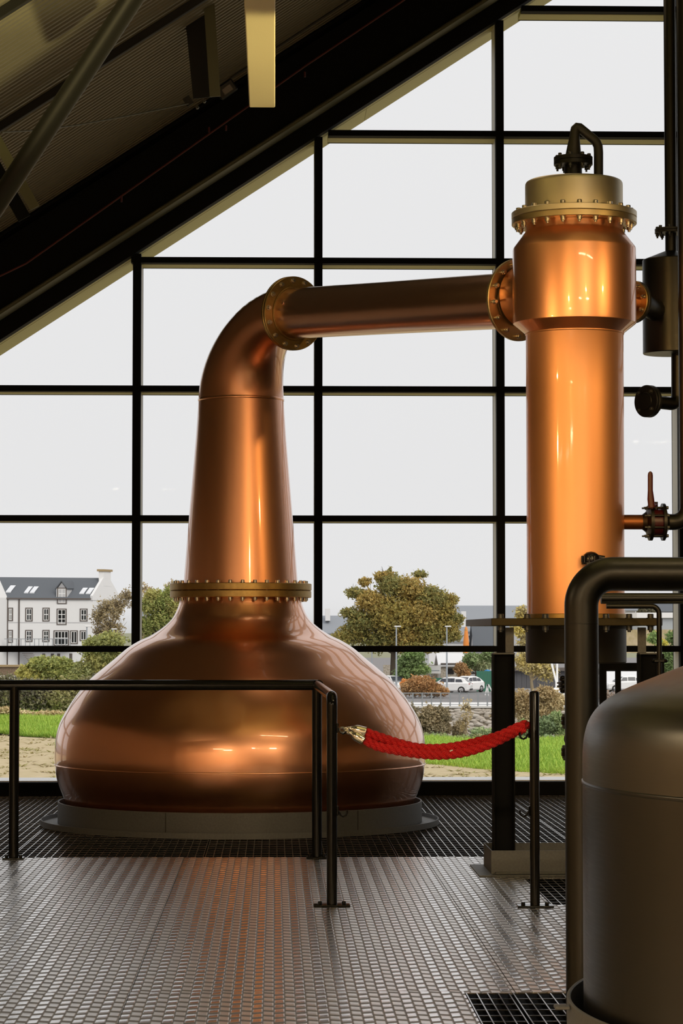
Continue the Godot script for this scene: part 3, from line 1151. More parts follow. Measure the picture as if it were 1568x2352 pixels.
func make_arm(p0: Vector3, d: Vector3) -> void:
	var ca := con_axis()
	var reach := Vector2(ca.x - p0.x, ca.z - p0.z).length()
	var hl := Vector2(d.x, d.z).length()
	var l := (reach - 0.53) / hl
	var t := base("lyne_arm", p0)
	tag(t, "long straight copper pipe joining the still's swan neck to the condenser", "pipe")
	var ax := axis_to(d)
	var b := MB.new()
	b.lathe([Vector2(0.19, 0.0), Vector2(0.187, 0.03), Vector2(0.186, l * 0.5), Vector2(0.187, l)], ax, 72, 0.5)
	part("pipe", b, M.arm_copper, t)
	b = MB.new()
	b.lathe(ring_prof(0.15, 0.275, 0.001, 0.024), ax, 72, 0.9)
	var f = part("arm_flange", b, M.brass, t)
	bolt_ring(f, bolt_mesh(0.030, 0.048, 0.012), M.zinc_bolt, Transform3D(ax.basis, Vector3.ZERO), 0.243, 14, 0.1)
	b = MB.new()
	b.lathe(ring_prof(0.17, 0.203, 0.026, 0.03), ax, 72, 0.9)
	part("collar", b, M.brass, t)
	b = MB.new()
	b.lathe(ring_prof(0.15, 0.273, l - 0.026, l - 0.001), ax, 72, 0.9)
	f = part("condenser_flange", b, M.pale_brass, t)
	bolt_ring(f, bolt_mesh(0.030, 0.050, 0.012), M.zinc_bolt, Transform3D(ax.basis, d * l), 0.243, 14, 0.32)
	# a small gauge tapping on the pipe
	b = MB.new()
	var side := d.cross(Vector3.UP).normalized()
	var n := (side * 0.95 + Vector3.UP * 0.3).normalized()
	b.lathe([Vector2(0.012, 0.17), Vector2(0.012, 0.196), Vector2(0.0, 0.2)], axis_to(n, d * 0.12), 10)
	part("tapping", b, M.arm_copper, t)


func ch(py) -> float:
	return at(1320, py, CON_D).y


func cr(n) -> float:
	return px2m(n, CON_D)


func make_condenser() -> void:
	var o := con_axis()
	var t := base("condenser", o)
	tag(t, "tall upright copper condenser column with a wider head under a pale gold cap", "condenser")
	var b := MB.new()
	b.lathe([Vector2(cr(112), ch(1424)), Vector2(cr(112.5), ch(900)), Vector2(cr(112.5), ch(767)), Vector2(cr(114), ch(764))], Transform3D(), 96, 0.5)
	part("column", b, M.satin_copper, t)
	b = MB.new()
	b.lathe([Vector2(cr(112.8), ch(768)), Vector2(cr(117), ch(764)), Vector2(cr(142), ch(744)), Vector2(cr(142.5), ch(740)), Vector2(cr(142.5), ch(576)), Vector2(cr(141.5), ch(571)), Vector2(cr(119), ch(541)), Vector2(cr(114), ch(535)), Vector2(cr(112.5), ch(531)), Vector2(cr(112.5), ch(514))], Transform3D(), 96, 0.85)
	part("head", b, M.neck_copper, t)
	# head flange and its bolts
	var y0 := ch(517)
	var y1 := ch(489)
	var ym := (y0 + y1) * 0.5
	b = MB.new()
	b.lathe(ring_prof(cr(100), cr(144.5), y0, ym - 0.001, 0.003), Transform3D(), 96, 0.9)
	var f = part("head_flange", b, M.pale_brass, t)
	bolt_ring(f, bolt_mesh(0.034, y1 - y0, 0.012), M.zinc_bolt, Transform3D(Basis(), Vector3(0, ym, 0)), cr(131), 22, 0.17)
	b = MB.new()
	b.lathe(ring_prof(cr(90), cr(144.8), ym + 0.001, y1, 0.003), Transform3D(), 96, 0.9)
	part("cap_flange", b, M.gold_satin, t)
	b = MB.new()
	b.lathe([Vector2(cr(113), ch(492)), Vector2(cr(113), ch(428)), Vector2(cr(112.5), ch(423)), Vector2(cr(110.5), ch(419.5)), Vector2(cr(107), ch(417.5)), Vector2(0, ch(416.5))], Transform3D(), 96, 0.7)
	part("cap", b, M.gold_satin, t)
	# vent: flanged stub, cone, and a pipe that bends over and down
	var vp := at(1316, 400, CON_D) - o
	var yc := ch(417)
	var ax := Transform3D(Basis(), Vector3(vp.x, 0, 0))
	b = MB.new()
	b.lathe([Vector2(cr(21), yc - 0.01), Vector2(cr(20), ch(378))], ax, 32)
	part("vent_stub", b, M.black_paint, t)
	b = MB.new()
	var h0 := ch(380)
	var h1 := ch(361)
	b.lathe(ring_prof(cr(12), cr(45), h0, (h0 + h1) * 0.5 - 0.001, 0.002), ax, 40, 0.9)
	b.lathe(ring_prof(cr(12), cr(45), (h0 + h1) * 0.5 + 0.001, h1, 0.002), ax, 40, 0.9)
	f = part("vent_flange", b, M.black_paint, t)
	bolt_ring(f, bolt_mesh(0.026, h1 - h0, 0.014), M.dark_bolt, Transform3D(Basis(), Vector3(vp.x, (h0 + h1) * 0.5, 0)), cr(37), 8, 0.3)
	b = MB.new()
	var a := at(1316, 361, CON_D) - o
	var p1 := at(1319, 312, CON_D) - o
	var p2 := at(1323, 268, CON_D) - o
	var p3 := at(1374, 326, CON_D) - o
	var p4 := at(1384, 420, CON_D) - o
	var top := [a, a.lerp(p1, 0.5), p1, at(1319.5, 303, CON_D) - o, at(1321, 296, CON_D) - o, at(1325, 292, CON_D) - o, at(1330, 293, CON_D) - o, at(1336, 298, CON_D) - o, at(1364, 321, CON_D) - o, at(1369, 327, CON_D) - o, at(1373, 336, CON_D) - o, at(1374, 350, CON_D) - o, p4 * 1.0]
	top[12] = Vector3((at(1374, 420, CON_D) - o).x, yc - 0.01, 0)
	var rr := [cr(19), cr(15.5), cr(11.5), cr(11.2), cr(11), cr(11), cr(11), cr(11), cr(11), cr(11), cr(11), cr(11), cr(11)]
	for i in top.size(): top[i].z = 0.0
	b.tube(top, rr, 24, false)
	part("vent_pipe", b, M.dark_steel, t)
	# foot: brass ring on a flanged plate, drum below
	b = MB.new()
	b.lathe(ring_prof(cr(105), cr(116), ch(1421), ch(1410), 0.003), Transform3D(), 96, 0.9)
	part("foot_ring", b, M.brass, t)
	b = MB.new()
	b.lathe([Vector2(0, ch(1523)), Vector2(cr(113), ch(1523)), Vector2(cr(115.5), ch(1520)), Vector2(cr(115.5), ch(1444)), Vector2(cr(124), ch(1443)), Vector2(cr(124), ch(1438))], Transform3D(), 96, 0.9)
	part("drum", b, M.dark_steel, t)
	# short branch that takes the lyne arm
	b = MB.new()
	var ad := -arm_dir()
	ad.y = 0.066
	var bd := (Vector3(-arm_dir().x, 0.066, -arm_dir().z)).normalized()
	b.lathe([Vector2(0.205, 0.30), Vector2(0.20, 0.42), Vector2(0.20, 0.505)], axis_to(bd, Vector3(0, at(1195, 681, 16.32).y - 0.034, 0)), 64, 0.5)
	part("arm_branch", b, M.polished_copper, t)
	# nozzle towards the side vessel
	var nd := Vector3(0.77, -0.02, -0.64).normalized()
	var nx := axis_to(nd, Vector3(0, ch(672), 0))
	b = MB.new()
	b.lathe([Vector2(0.085, 0.30), Vector2(0.085, 0.55)], nx, 32)
	part("side_nozzle", b, M.polished_copper, t)
	b = MB.new()
	b.lathe(ring_prof(0.06, 0.14, 0.545, 0.567, 0.003), nx, 40, 0.9)
	f = part("nozzle_flange", b, M.brass, t)
	bolt_ring(f, bolt_mesh(0.026, 0.045, 0.01), M.zinc_bolt, nx * Transform3D(Basis(), Vector3(0, 0.5675, 0)), 0.112, 8, 0.2)
	# stub towards the lever valve
	b = MB.new()
	var sx := axis_to(Vector3(1, 0, 0), Vector3(0, ch(1199), 0))
	b.lathe([Vector2(cr(17), cr(105)), Vector2(cr(17), cr(160))], sx, 32)
	part("outlet_stub", b, M.dark_copper, t)
	# weld bead between column and head
	b = MB.new()
	b.lathe([Vector2(cr(112), ch(771)), Vector2(cr(114), ch(769.5)), Vector2(cr(114.4), ch(767)), Vector2(cr(113), ch(764))], Transform3D(), 96, 0.4)
	part("weld", b, M.satin_copper, t)
	# dark round gauge head on the column
	var g := base("gauge_head", o)
	tag(g, "small blue-black domed instrument head on the front of the copper column", "gauge")
	var gd := Vector3(at(1352, 1290, CON_D - 0.33).x - o.x, 0, 0.30)
	gd = Vector3(gd.x, 0, sqrt(maxf(cr(112) * cr(112) - gd.x * gd.x, 0.01)))
	var gp := Vector3(gd.x, ch(1300), gd.z)
	b = MB.new()
	b.tube([gp - gd.normalized() * 0.02 + Vector3(0, -0.03, 0), gp + gd.normalized() * 0.05 + Vector3(0, -0.03, 0), gp + gd.normalized() * 0.06 + Vector3(0, 0.02, 0)], 0.016, 12)
	part("stem", b, M.dark_bolt, g)
	b = MB.new()
	var hp := gp + gd.normalized() * 0.06 + Vector3(0, 0.0, 0)
	b.lathe([Vector2(0.04, -0.005), Vector2(0.062, 0.0), Vector2(0.062, 0.012), Vector2(0.05, 0.02), Vector2(0.052, 0.04), Vector2(0.045, 0.062), Vector2(0.028, 0.076), Vector2(0, 0.082)], Transform3D(Basis(), hp), 24, 0.8)
	part("dome", b, M.blue_black, g)
	b = MB.new()
	for k in 10:
		var fa := TAU * k / 10.0
		b.box(Transform3D(Basis(Vector3.UP, -fa), hp + Vector3(cos(fa) * 0.056, 0.03, sin(fa) * 0.056)), Vector3(0.012, 0.05, 0.012), 0.003)
	part("rib", b, M.blue_black, g)
	b = MB.new()
	b.tube([hp + Vector3(0.03, 0.05, 0), hp + Vector3(0.085, 0.04, 0.0)], 0.014, 12)
	part("cable_gland", b, M.blue_black, g)


# ---------- the frame that carries the condenser ----------
func make_frame() -> void:
	var zf := -15.05
	var zb := -16.75
	var t := base("support_frame")
	tag(t, "black steel frame of upright posts carrying the copper condenser", "frame")
	var xl := at(1155, 1600, 15.05).x
	var xr := at(1490, 1600, 15.05).x
	var top := at(1155, 1503, 15.05).y
	for x in [xl, xr]:
		for z in [zf]:
			var b := MB.new()
			var w := 0.130
			b.cuboid(Vector3(x - w * 0.5, 0.0, z + 0.004), Vector3(x + w * 0.5, top, z - 0.004))   # web, seen from the front
			for s in [-1.0, 1.0]:
				b.cuboid(Vector3(x + s * w * 0.5 - s * 0.009, 0.0, z - 0.065), Vector3(x + s * w * 0.5, top, z + 0.065), 0.001)
			b.cuboid(Vector3(x - w * 0.5, 0.0, z - 0.08), Vector3(x + w * 0.5, 0.012, z + 0.08))
			part("post", b, M.matt_black, t)
			# bracket: foot on the post, upright plate, under the carrying plate
			b = MB.new()
			var yb := at(1155, 1441, 15.05).y
			var px: float = x + 0.045 if x < 1.8 else x - 0.035
			b.cuboid(Vector3(x - w * 0.5, top, z - 0.06), Vector3(x + w * 0.5 + 0.003, top + 0.010, z + 0.06), 0.002)
			b.cuboid(Vector3(px - 0.026, top, z - 0.05), Vector3(px + 0.026, yb, z - 0.042), 0.002)
			part("bracket", b, M.galvanised, t)
	# carrying plate at the column's foot
	var b := MB.new()
	var ylo := at(1320, 1437, 14.9).y
	var yhi := at(1320, 1420, 14.9).y
	var pl := at(1128, 1428, 14.9).x
	var prr := at(1521, 1428, 14.9).x
	b.cuboid(Vector3(pl, ylo, -14.9), Vector3(prr, yhi, -16.9), 0.003)
	part("plate", b, M.dimmed_brass, t)
	for x in [xl - 0.02, xl + 0.14, xl + 0.25, xr - 0.27, xr - 0.13, xr]:
		part("bolt", bolt_mesh(0.038, yhi - ylo, 0.012), M.dark_bolt, t, Transform3D(Basis(), Vector3(x, (ylo + yhi) * 0.5, -14.97)))
	# cross beams and thin uprights below the drum
	b = MB.new()
	b.bar(Vector3(at(1376, 1531, 16.75).x, at(1400, 1531, 16.75).y, zb), Vector3(at(1490, 1531, 16.75).x, at(1400, 1531, 16.75).y, zb), 0.05, 0.05)
	part("cross_beam", b, M.matt_black, t)
	for q in [[1384, 16], [1419, 12]]:
		var p := at(q[0], 1600, 16.75)
		b = MB.new()
		b.cuboid(Vector3(p.x - px2m(q[1] * 0.5, 16.75), 0.0, zb - 0.02), Vector3(p.x + px2m(q[1] * 0.5, 16.75), at(1400, 1524, 16.75).y, zb + 0.02))
		part("upright", b, M.matt_black, t)
	# black junction box on the right post
	b = MB.new()
	var c0 := at(1490, 1502, 15.3)
	var c1 := at(1526, 1640, 15.3)
	b.cuboid(Vector3(c0.x, c1.y, -15.3), Vector3(c1.x, c0.y, -15.42), 0.004)
	part("side_plate", b, M.matt_black, t)
	# grey kerb round the posts
	var k := base("floor_kerb")
	tag(k, "low rectangular grey metal kerb around the feet of the condenser frame", "floor kerb")
	b = MB.new()
	var x0 := at(1128, 2008, 14.82).x
	var x1 := x0 + 1.35
	var z0 := -14.82
	var z1 := -15.36
	var th := 0.006
	b.cuboid(Vector3(x0, 0.002, z0), Vector3(x1, 0.146, z0 - th))
	b.cuboid(Vector3(x0, 0.002, z1), Vector3(x1, 0.146, z1 + th))
	b.cuboid(Vector3(x0, 0.002, z0 - th), Vector3(x0 + th, 0.146, z1 + th))
	b.cuboid(Vector3(x1 - th, 0.002, z0 - th), Vector3(x1, 0.146, z1 + th))
	part("upstand", b, M.galvanised, k)
	b = MB.new()
	b.cuboid(Vector3(x0 - 0.08, 0.002, z0 + 0.10), Vector3(x1 + 0.08, 0.008, z1 - 0.08))
	part("foot_plate", b, M.galvanised, k)
	b = MB.new()
	b.cuboid(Vector3(x0 + 0.02, 0.008, z0 + 0.03), Vector3(x1, 0.02, z0 + 0.002), 0.004)
	part("weld_fillet", b, M.galvanised, k)


# ---------- the small vessel on the right and its pipes ----------
func flange_pair(parent, ax: Transform3D, h: float, ro: float, ri: float, th: float, mt, count: int, bm = null, bw := 0.024) -> void:
	var b := MB.new()
	b.lathe(ring_prof(ri, ro, h - th, h - 0.001, 0.002), ax, 40, 0.9)
	b.lathe(ring_prof(ri, ro, h + 0.001, h + th, 0.002), ax, 40, 0.9)
	var f = part("flange", b, mt, parent)
	bolt_ring(f, bolt_mesh(bw, th * 2.0, 0.012), bm if bm != null else M.dark_bolt, ax * Transform3D(Basis(), Vector3(0, h, 0)), ro - bw * 0.75, count, 0.25)


func make_side_vessel() -> void:
	var d := 16.8
	var t := base("side_vessel")
	tag(t, "small grey steel vessel hung from a vertical pipe right of the copper head", "vessel")
	var c := at(1541, 700, d)
	var ax := Transform3D(Basis(), Vector3(c.x, 0, -d))
	var hh := func(py): return at(1541, py, d).y
	var r := px2m(66, d)
	var b := MB.new()
	b.lathe([Vector2(0, hh.call(813)), Vector2(r - 0.004, hh.call(813)), Vector2(r, hh.call(811)), Vector2(r, hh.call(599)), Vector2(r - 0.004, hh.call(597)), Vector2(px2m(14, d), hh.call(577))], ax, 64, 0.9)
	part("body", b, M.pipe_steel, t)
	b = MB.new()
	b.lathe([Vector2(px2m(13, d), hh.call(580)), Vector2(px2m(13, d), hh.call(535))], ax, 32)
	part("stub", b, M.pipe_steel, t)
	flange_pair(t, ax, hh.call(531), px2m(37, d), px2m(8, d), px2m(5.5, d), M.dark_steel, 8)
	b = MB.new()
	b.tube([Vector3(c.x, hh.call(527), -d), Vector3(c.x, hh.call(-160), -d)], px2m(13.5, d), 32)
	part("riser", b, M.pipe_steel, t)
	# inlet from the condenser's nozzle
	var nd := Vector3(0.77, -0.02, -0.64).normalized()
	var o := con_axis()
	var nx := axis_to(nd, o + Vector3(0, ch(672), 0))
	b = MB.new()
	b.lathe(ring_prof(0.06, 0.14, 0.569, 0.590, 0.003), nx, 40, 0.9)
	part("inlet_flange", b, M.dark_steel, t)
	b = MB.new()
	b.tube([nx * Vector3(0, 0.59, 0), nx * Vector3(0, 0.66, 0), Vector3(c.x - r * 0.6, (nx * Vector3(0, 0.7, 0)).y, -d + r * 0.5), Vector3(c.x - r * 0.3, (nx * Vector3(0, 0.7, 0)).y, -d + r * 0.2)], 0.072, 24)
	part("inlet_pipe", b, M.pipe_steel, t)
	# outlet pipe: down, bend, flange towards the copper column
	b = MB.new()
	var q0 := at(1556, 812, d)
	var q1 := at(1556, 929, d)
	var q2 := at(1488, 926, d)
	q0.z = -d; q1.z = -d; q2.z = -d + 0.12
	b.tube(arc_path(q0, q1, q2, 0.06, 8), px2m(15, d), 24)
	part("outlet_pipe", b, M.pipe_steel, t)
	var fd := Vector3(-0.80, 0, 0.60).normalized()
	var fx := axis_to(fd, q2)
	b = MB.new()
	b.lathe(ring_prof(0.02, px2m(37, d), 0.0, 0.024, 0.003), fx, 40, 0.9)
	b.lathe([Vector2(px2m(37, d) - 0.003, 0.026), Vector2(px2m(37, d), 0.030), Vector2(px2m(37, d), 0.046), Vector2(px2m(36, d), 0.05), Vector2(px2m(20, d), 0.05), Vector2(px2m(19, d), 0.056), Vector2(0, 0.056)], fx, 40, 0.9)
	var f = part("outlet_flange", b, M.black_paint, t)
	bolt_ring(f, bolt_mesh(0.024, 0.05, 0.008), M.dark_bolt, fx * Transform3D(Basis(), Vector3(0, 0.025, 0)), px2m(28, d), 4, 0.75)


func make_valves() -> void:
	# lever valve between the column's stub and the riser at the frame's edge
	var d := CON_D
	var t := base("lever_valve")
	tag(t, "flanged valve with an upright dark red lever beside the copper column", "valve")
	var y := at(1500, 1199, d).y
	var cx := func(px): return at(px, 1199, d).x
	var ax := axis_to(Vector3(1, 0, 0), Vector3(0, y, -d))
	var b := MB.new()
	b.lathe([Vector2(px2m(17, d), cx.call(1474)), Vector2(px2m(24, d), cx.call(1483)), Vector2(px2m(43, d), cx.call(1489.5)), Vector2(px2m(43, d), cx.call(1497)), Vector2(px2m(20, d), cx.call(1497))], ax, 40, 0.9)
	part("flange", b, M.pipe_steel, t)
	b = MB.new()
	b.lathe([Vector2(0, cx.call(1497.2)), Vector2(px2m(30, d), cx.call(1497.2)), Vector2(px2m(30, d), cx.call(1519)), Vector2(0, cx.call(1519))], ax, 40, 0.9)
	part("valve_body", b, M.lever_red, t)
	b = MB.new()
	b.lathe([Vector2(px2m(20, d), cx.call(1519.2)), Vector2(px2m(43, d), cx.call(1519.2)), Vector2(px2m(43, d), cx.call(1526)), Vector2(px2m(24, d), cx.call(1531)), Vector2(px2m(18, d), cx.call(1535))], ax, 40, 0.9)
	part("flange", b, M.pipe_steel, t)
	var gap: float = cx.call(1526.5) - cx.call(1489)
	var mid: float = (cx.call(1526.5) + cx.call(1489)) * 0.5
	for i in 8:
		var f := TAU * (i + 0.5) / 8.0
		var tr := ax * Transform3D(Basis(), Vector3(cos(f) * px2m(35, d), mid, sin(f) * px2m(35, d)))
		part("bolt", bolt_mesh(0.024, gap, 0.02), M.dark_bolt, t, tr)
		var rod := MB.new()
		rod.lathe([Vector2(0.0075, -gap * 0.5), Vector2(0.0075, gap * 0.5)], tr, 8)
		part("stud", rod, M.pipe_steel, t)
	# lever
	b = MB.new()
	var lx: float = cx.call(1504)
	b.lathe([Vector2(0.014, y + px2m(28, d)), Vector2(0.014, y + px2m(46, d))], Transform3D(Basis(), Vector3(lx, 0, -d + 0.03)), 12)
	part("spindle", b, M.pipe_steel, t)
	b = MB.new()
	b.tube([at(1496, 1166, d - 0.1), at(1494, 1146, d - 0.1), at(1493, 1126, d - 0.1), at(1493, 1092, d - 0.1), at(1493, 1086, d - 0.1), at(1493, 1082.5, d - 0.1)], [px2m(8, d), px2m(8, d), px2m(6, d), px2m(6, d), px2m(5, d), px2m(1.5, d)], 16)
	b.tube([at(1496, 1164, d - 0.1), Vector3(lx, y + px2m(40, d), -d + 0.03)], px2m(5, d), 10)
	part("lever", b, M.lever_red, t)
	# riser with the elbow into the valve
	b = MB.new()
	var p0 := at(1533, 1199, d)
	var p1 := at(1579, 1199, d)
	p1.y = p0.y
	var p2 := Vector3(p1.x, at(1570, -200, d).y, p1.z)
	b.tube(arc_path(p0, p1, p2, px2m(34, d), 12), px2m(18.5, d), 32)
	tag(part("riser_pipe", b, M.pipe_steel, self), "grey steel pipe at the right edge that bends into the red lever valve", "pipe")
	# drain with hand wheel and flanges below the condenser
	t = base("drain_pipe")
	var dd := 15.7
	tag(t, "dark flanged drain pipe under the condenser drum, behind the big bent pipe", "drain pipe")
	var dx := at(1313, 1600, dd).x
	var va := Transform3D(Basis(), Vector3(dx, 0, -dd))
	var vh := func(py): return at(1313, py, dd).y
	b = MB.new()
	b.lathe([Vector2(px2m(12, dd), ch(1523) + 0.001), Vector2(px2m(12, dd), 0.0)], va, 24)
	part("pipe", b, M.black_paint, t)
	for q in [1655, 1727]:
		flange_pair(t, va, vh.call(q), px2m(25, dd), px2m(8, dd), px2m(9, dd), M.black_paint, 6)
	b = MB.new()
	b.ball(Vector3(dx, vh.call(1697), -dd), Vector3(px2m(19, dd), px2m(20, dd), px2m(19, dd)), 20, 12)
	part("valve_body", b, M.black_paint, t)
	# star-shaped hand wheel
	b = MB.new()
	var wc := at(1292, 1572, dd)
	var wx := axis_to(Vector3(1, 0, 0), wc)
	b.lathe([Vector2(0, -0.012), Vector2(0.030, -0.012), Vector2(0.034, 0), Vector2(0.030, 0.012), Vector2(0, 0.012)], wx, 24)
	for k in 8:
		var fa := TAU * k / 8.0
		b.ball(wc + Vector3(0, cos(fa) * 0.042, sin(fa) * 0.042), Vector3(0.018, 0.014, 0.014), 10, 6)
	b.tube([wc, Vector3(dx, wc.y, -dd)], 0.012, 10)
	b.cuboid(wc + Vector3(-0.036, 0.004, -0.01), wc + Vector3(0, 0.014, 0.01))
	b.cuboid(wc + Vector3(-0.036, -0.018, -0.01), wc + Vector3(0, -0.006, 0.01))
	part("hand_wheel", b, M.black_paint, t)


# ---------- the steel tank and pipes in front on the right ----------
func make_tank() -> void:
	var d := 7.5
	var sc := F / d
	var c := at(2402, 1800, d)
	var o := Vector3(c.x, 0, -d)
	var t := base("steel_tank", o)
	tag(t, "large brushed steel tank with a rounded shoulder in the bottom right corner", "tank")
	var pr := []
	for q in [[1338, 2360], [1338, 2080], [1338, 1806]]:
		pr.append(Vector2((2402 - q[0]) / sc, at(1338, q[1], d).y))
	pr[0].y = 0.02
	var b := MB.new()
	b.lathe(pr, Transform3D(), 160, 0.5)
	part("shell", b, M.stainless, t)
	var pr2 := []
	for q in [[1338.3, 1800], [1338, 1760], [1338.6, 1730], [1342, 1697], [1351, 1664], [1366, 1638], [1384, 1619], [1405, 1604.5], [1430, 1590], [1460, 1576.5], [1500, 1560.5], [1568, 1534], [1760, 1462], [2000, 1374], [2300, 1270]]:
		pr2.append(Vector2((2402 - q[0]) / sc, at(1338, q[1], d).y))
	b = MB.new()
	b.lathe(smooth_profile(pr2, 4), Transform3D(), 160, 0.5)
	part("dome", b, M.lit_dome_steel, t)
	b = MB.new()
	var sy := at(1338, 1802, d).y
	b.lathe([Vector2(1062.5 / sc, sy - 0.008), Vector2(1066.5 / sc, sy - 0.004), Vector2(1066.5 / sc, sy + 0.004), Vector2(1062.5 / sc, sy + 0.008)], Transform3D(), 160, 0.4)
	part("weld_seam", b, M.stainless, t)
	b = MB.new()
	b.lathe([Vector2(0.16, at(1338, 1290, d).y), Vector2(0.16, at(1338, 1230, d).y), Vector2(0, at(1338, 1225, d).y)], Transform3D(), 48, 0.9)
	part("top_cover", b, M.stainless, t)
	# ring kerb round its foot
	var k := base("tank_kerb", o)
	tag(k, "dark ring shaped kerb around the foot of the big steel tank", "floor kerb")
	var rr := 1103.0 / sc
	var top := at(1299, 2304, d).y
	b = MB.new()
	b.lathe([Vector2(rr - 0.012, 0.0), Vector2(rr - 0.012, top - 0.003), Vector2(rr - 0.009, top), Vector2(rr - 0.003, top), Vector2(rr, top - 0.003), Vector2(rr, 0.0)], Transform3D(), 160, 0.9)
	part("ring", b, M.galvanised, k)
	b = MB.new()
	var lg := at(1290, 2308, d)
	b.box(Transform3D(Basis(), Vector3(lg.x - o.x, top - 0.012, 0.0)), Vector3(0.045, 0.01, 0.05), 0.002)
	part("lug", b, M.galvanised, k)
	# big bent pipe
	var pd := 9.3
	b = MB.new()
	var x := at(1336, 1700, pd).x
	var yt := at(1336, 1318, pd).y
	b.tube(arc_path(Vector3(x, 0.0, -pd), Vector3(x, yt, -pd), Vector3(x + 1.6, yt - 0.004, -pd), px2m(74, pd), 20), px2m(39, pd), 48, false)
	var bp = part("bent_pipe", b, M.pipe_steel, self)
	tag(bp, "thick dull steel pipe bending from upright to level in front of the condenser", "pipe")
	b = MB.new()
	for hh in [at(1336, 1432, pd).y]:
		b.lathe([Vector2(px2m(39, pd) - 0.001, hh - 0.004), Vector2(px2m(39.4, pd), hh - 0.001), Vector2(px2m(39.4, pd), hh + 0.001), Vector2(px2m(39, pd) - 0.001, hh + 0.004)], Transform3D(Basis(), Vector3(x, 0, -pd)), 48, 0.4)
	part("weld", b, M.pipe_steel, bp)
	# thinner level pipe behind it
	var sd := 10.6
	b = MB.new()
	var y := at(1480, 1374.5, sd).y
	var xs := at(1390, 1374, sd).x
	b.tube([Vector3(xs - 0.02, y, -sd), Vector3(xs + 1.6, y, -sd)], px2m(12.5, sd), 32)
	tag(part("level_pipe", b, M.pipe_steel, self), "thin level steel pipe just under the thick bent pipe", "pipe")
	# small bore tube that bends down beside the frame
	t = base("small_tube")
	var td := 14.6
	tag(t, "small bore steel tube bending down beside the right post of the frame", "pipe")
	var p0 := at(1392, 1392, td)
	var p1 := at(1513, 1392, td)
	p1.y = p0.y
	p0.z = -td; p1.z = -td
	var p2 := Vector3(p1.x, 0.0, -td)
	b = MB.new()
	b.tube(arc_path(p0, p1, p2, px2m(18, td), 10), px2m(6, td), 20)
	part("tube", b, M.pipe_steel, t)
	b = MB.new()
	var cc := at(1513, 1518, td)
	b.box(Transform3D(Basis(), cc), Vector3(px2m(34, td), px2m(9, td), 0.034), 0.006)
	for s in [-1, 1]:
		b.ball(cc + Vector3(s * px2m(15, td), 0, 0.016), Vector3(0.011, 0.011, 0.006), 10, 6)
	part("clamp", b, M.pipe_steel, t)


# ---------- handrail, rope post and rope ----------
func post_with_plate(parent, p: Vector3, h: float, r: float, domed: bool) -> void:
	var b := MB.new()
	if domed:
		b.lathe([Vector2(r, 0.008), Vector2(r, h - 0.012), Vector2(r * 0.92, h - 0.005), Vector2(r * 0.6, h), Vector2(0, h + 0.002)], Transform3D(Basis(), p), 28, 0.4)
	else:
		b.lathe([Vector2(r, 0.008), Vector2(r, h)], Transform3D(Basis(), p), 28)
	part("post", b, M.gloss_black, parent)


func foot_plate(parent, p: Vector3, w: float, dp: float) -> void:
	var b := MB.new()
	b.box(Transform3D(Basis(), p + Vector3(0, 0.006, 0)), Vector3(w, 0.010, dp), 0.002)
	var o = part("foot_plate", b, M.gloss_black, parent)
	var bm := bolt_mesh(0.022, 0.0, 0.0, false)
	for s in [-1, 1]:
		part("bolt", bm, M.gloss_black, o, Transform3D(Basis(), p + Vector3(s * w * 0.33, 0.013, 0)))


func hook(parent, p: Vector3, dir: float) -> void:
	# a small J hook on the side of a post
	var b := MB.new()
	var pts := [p, p + Vector3(dir * 0.012, -0.008, 0), p + Vector3(dir * 0.020, -0.024, 0), p + Vector3(dir * 0.034, -0.031, 0), p + Vector3(dir * 0.048, -0.025, 0), p + Vector3(dir * 0.054, -0.010, 0), p + Vector3(dir * 0.054, 0.004, 0)]
	b.tube(pts, 0.0055, 10)
	b.box(Transform3D(Basis(), p + Vector3(dir * 0.003, 0.0, 0)), Vector3(0.012, 0.05, 0.02), 0.003)
	part("hook", b, M.gloss_black, parent)


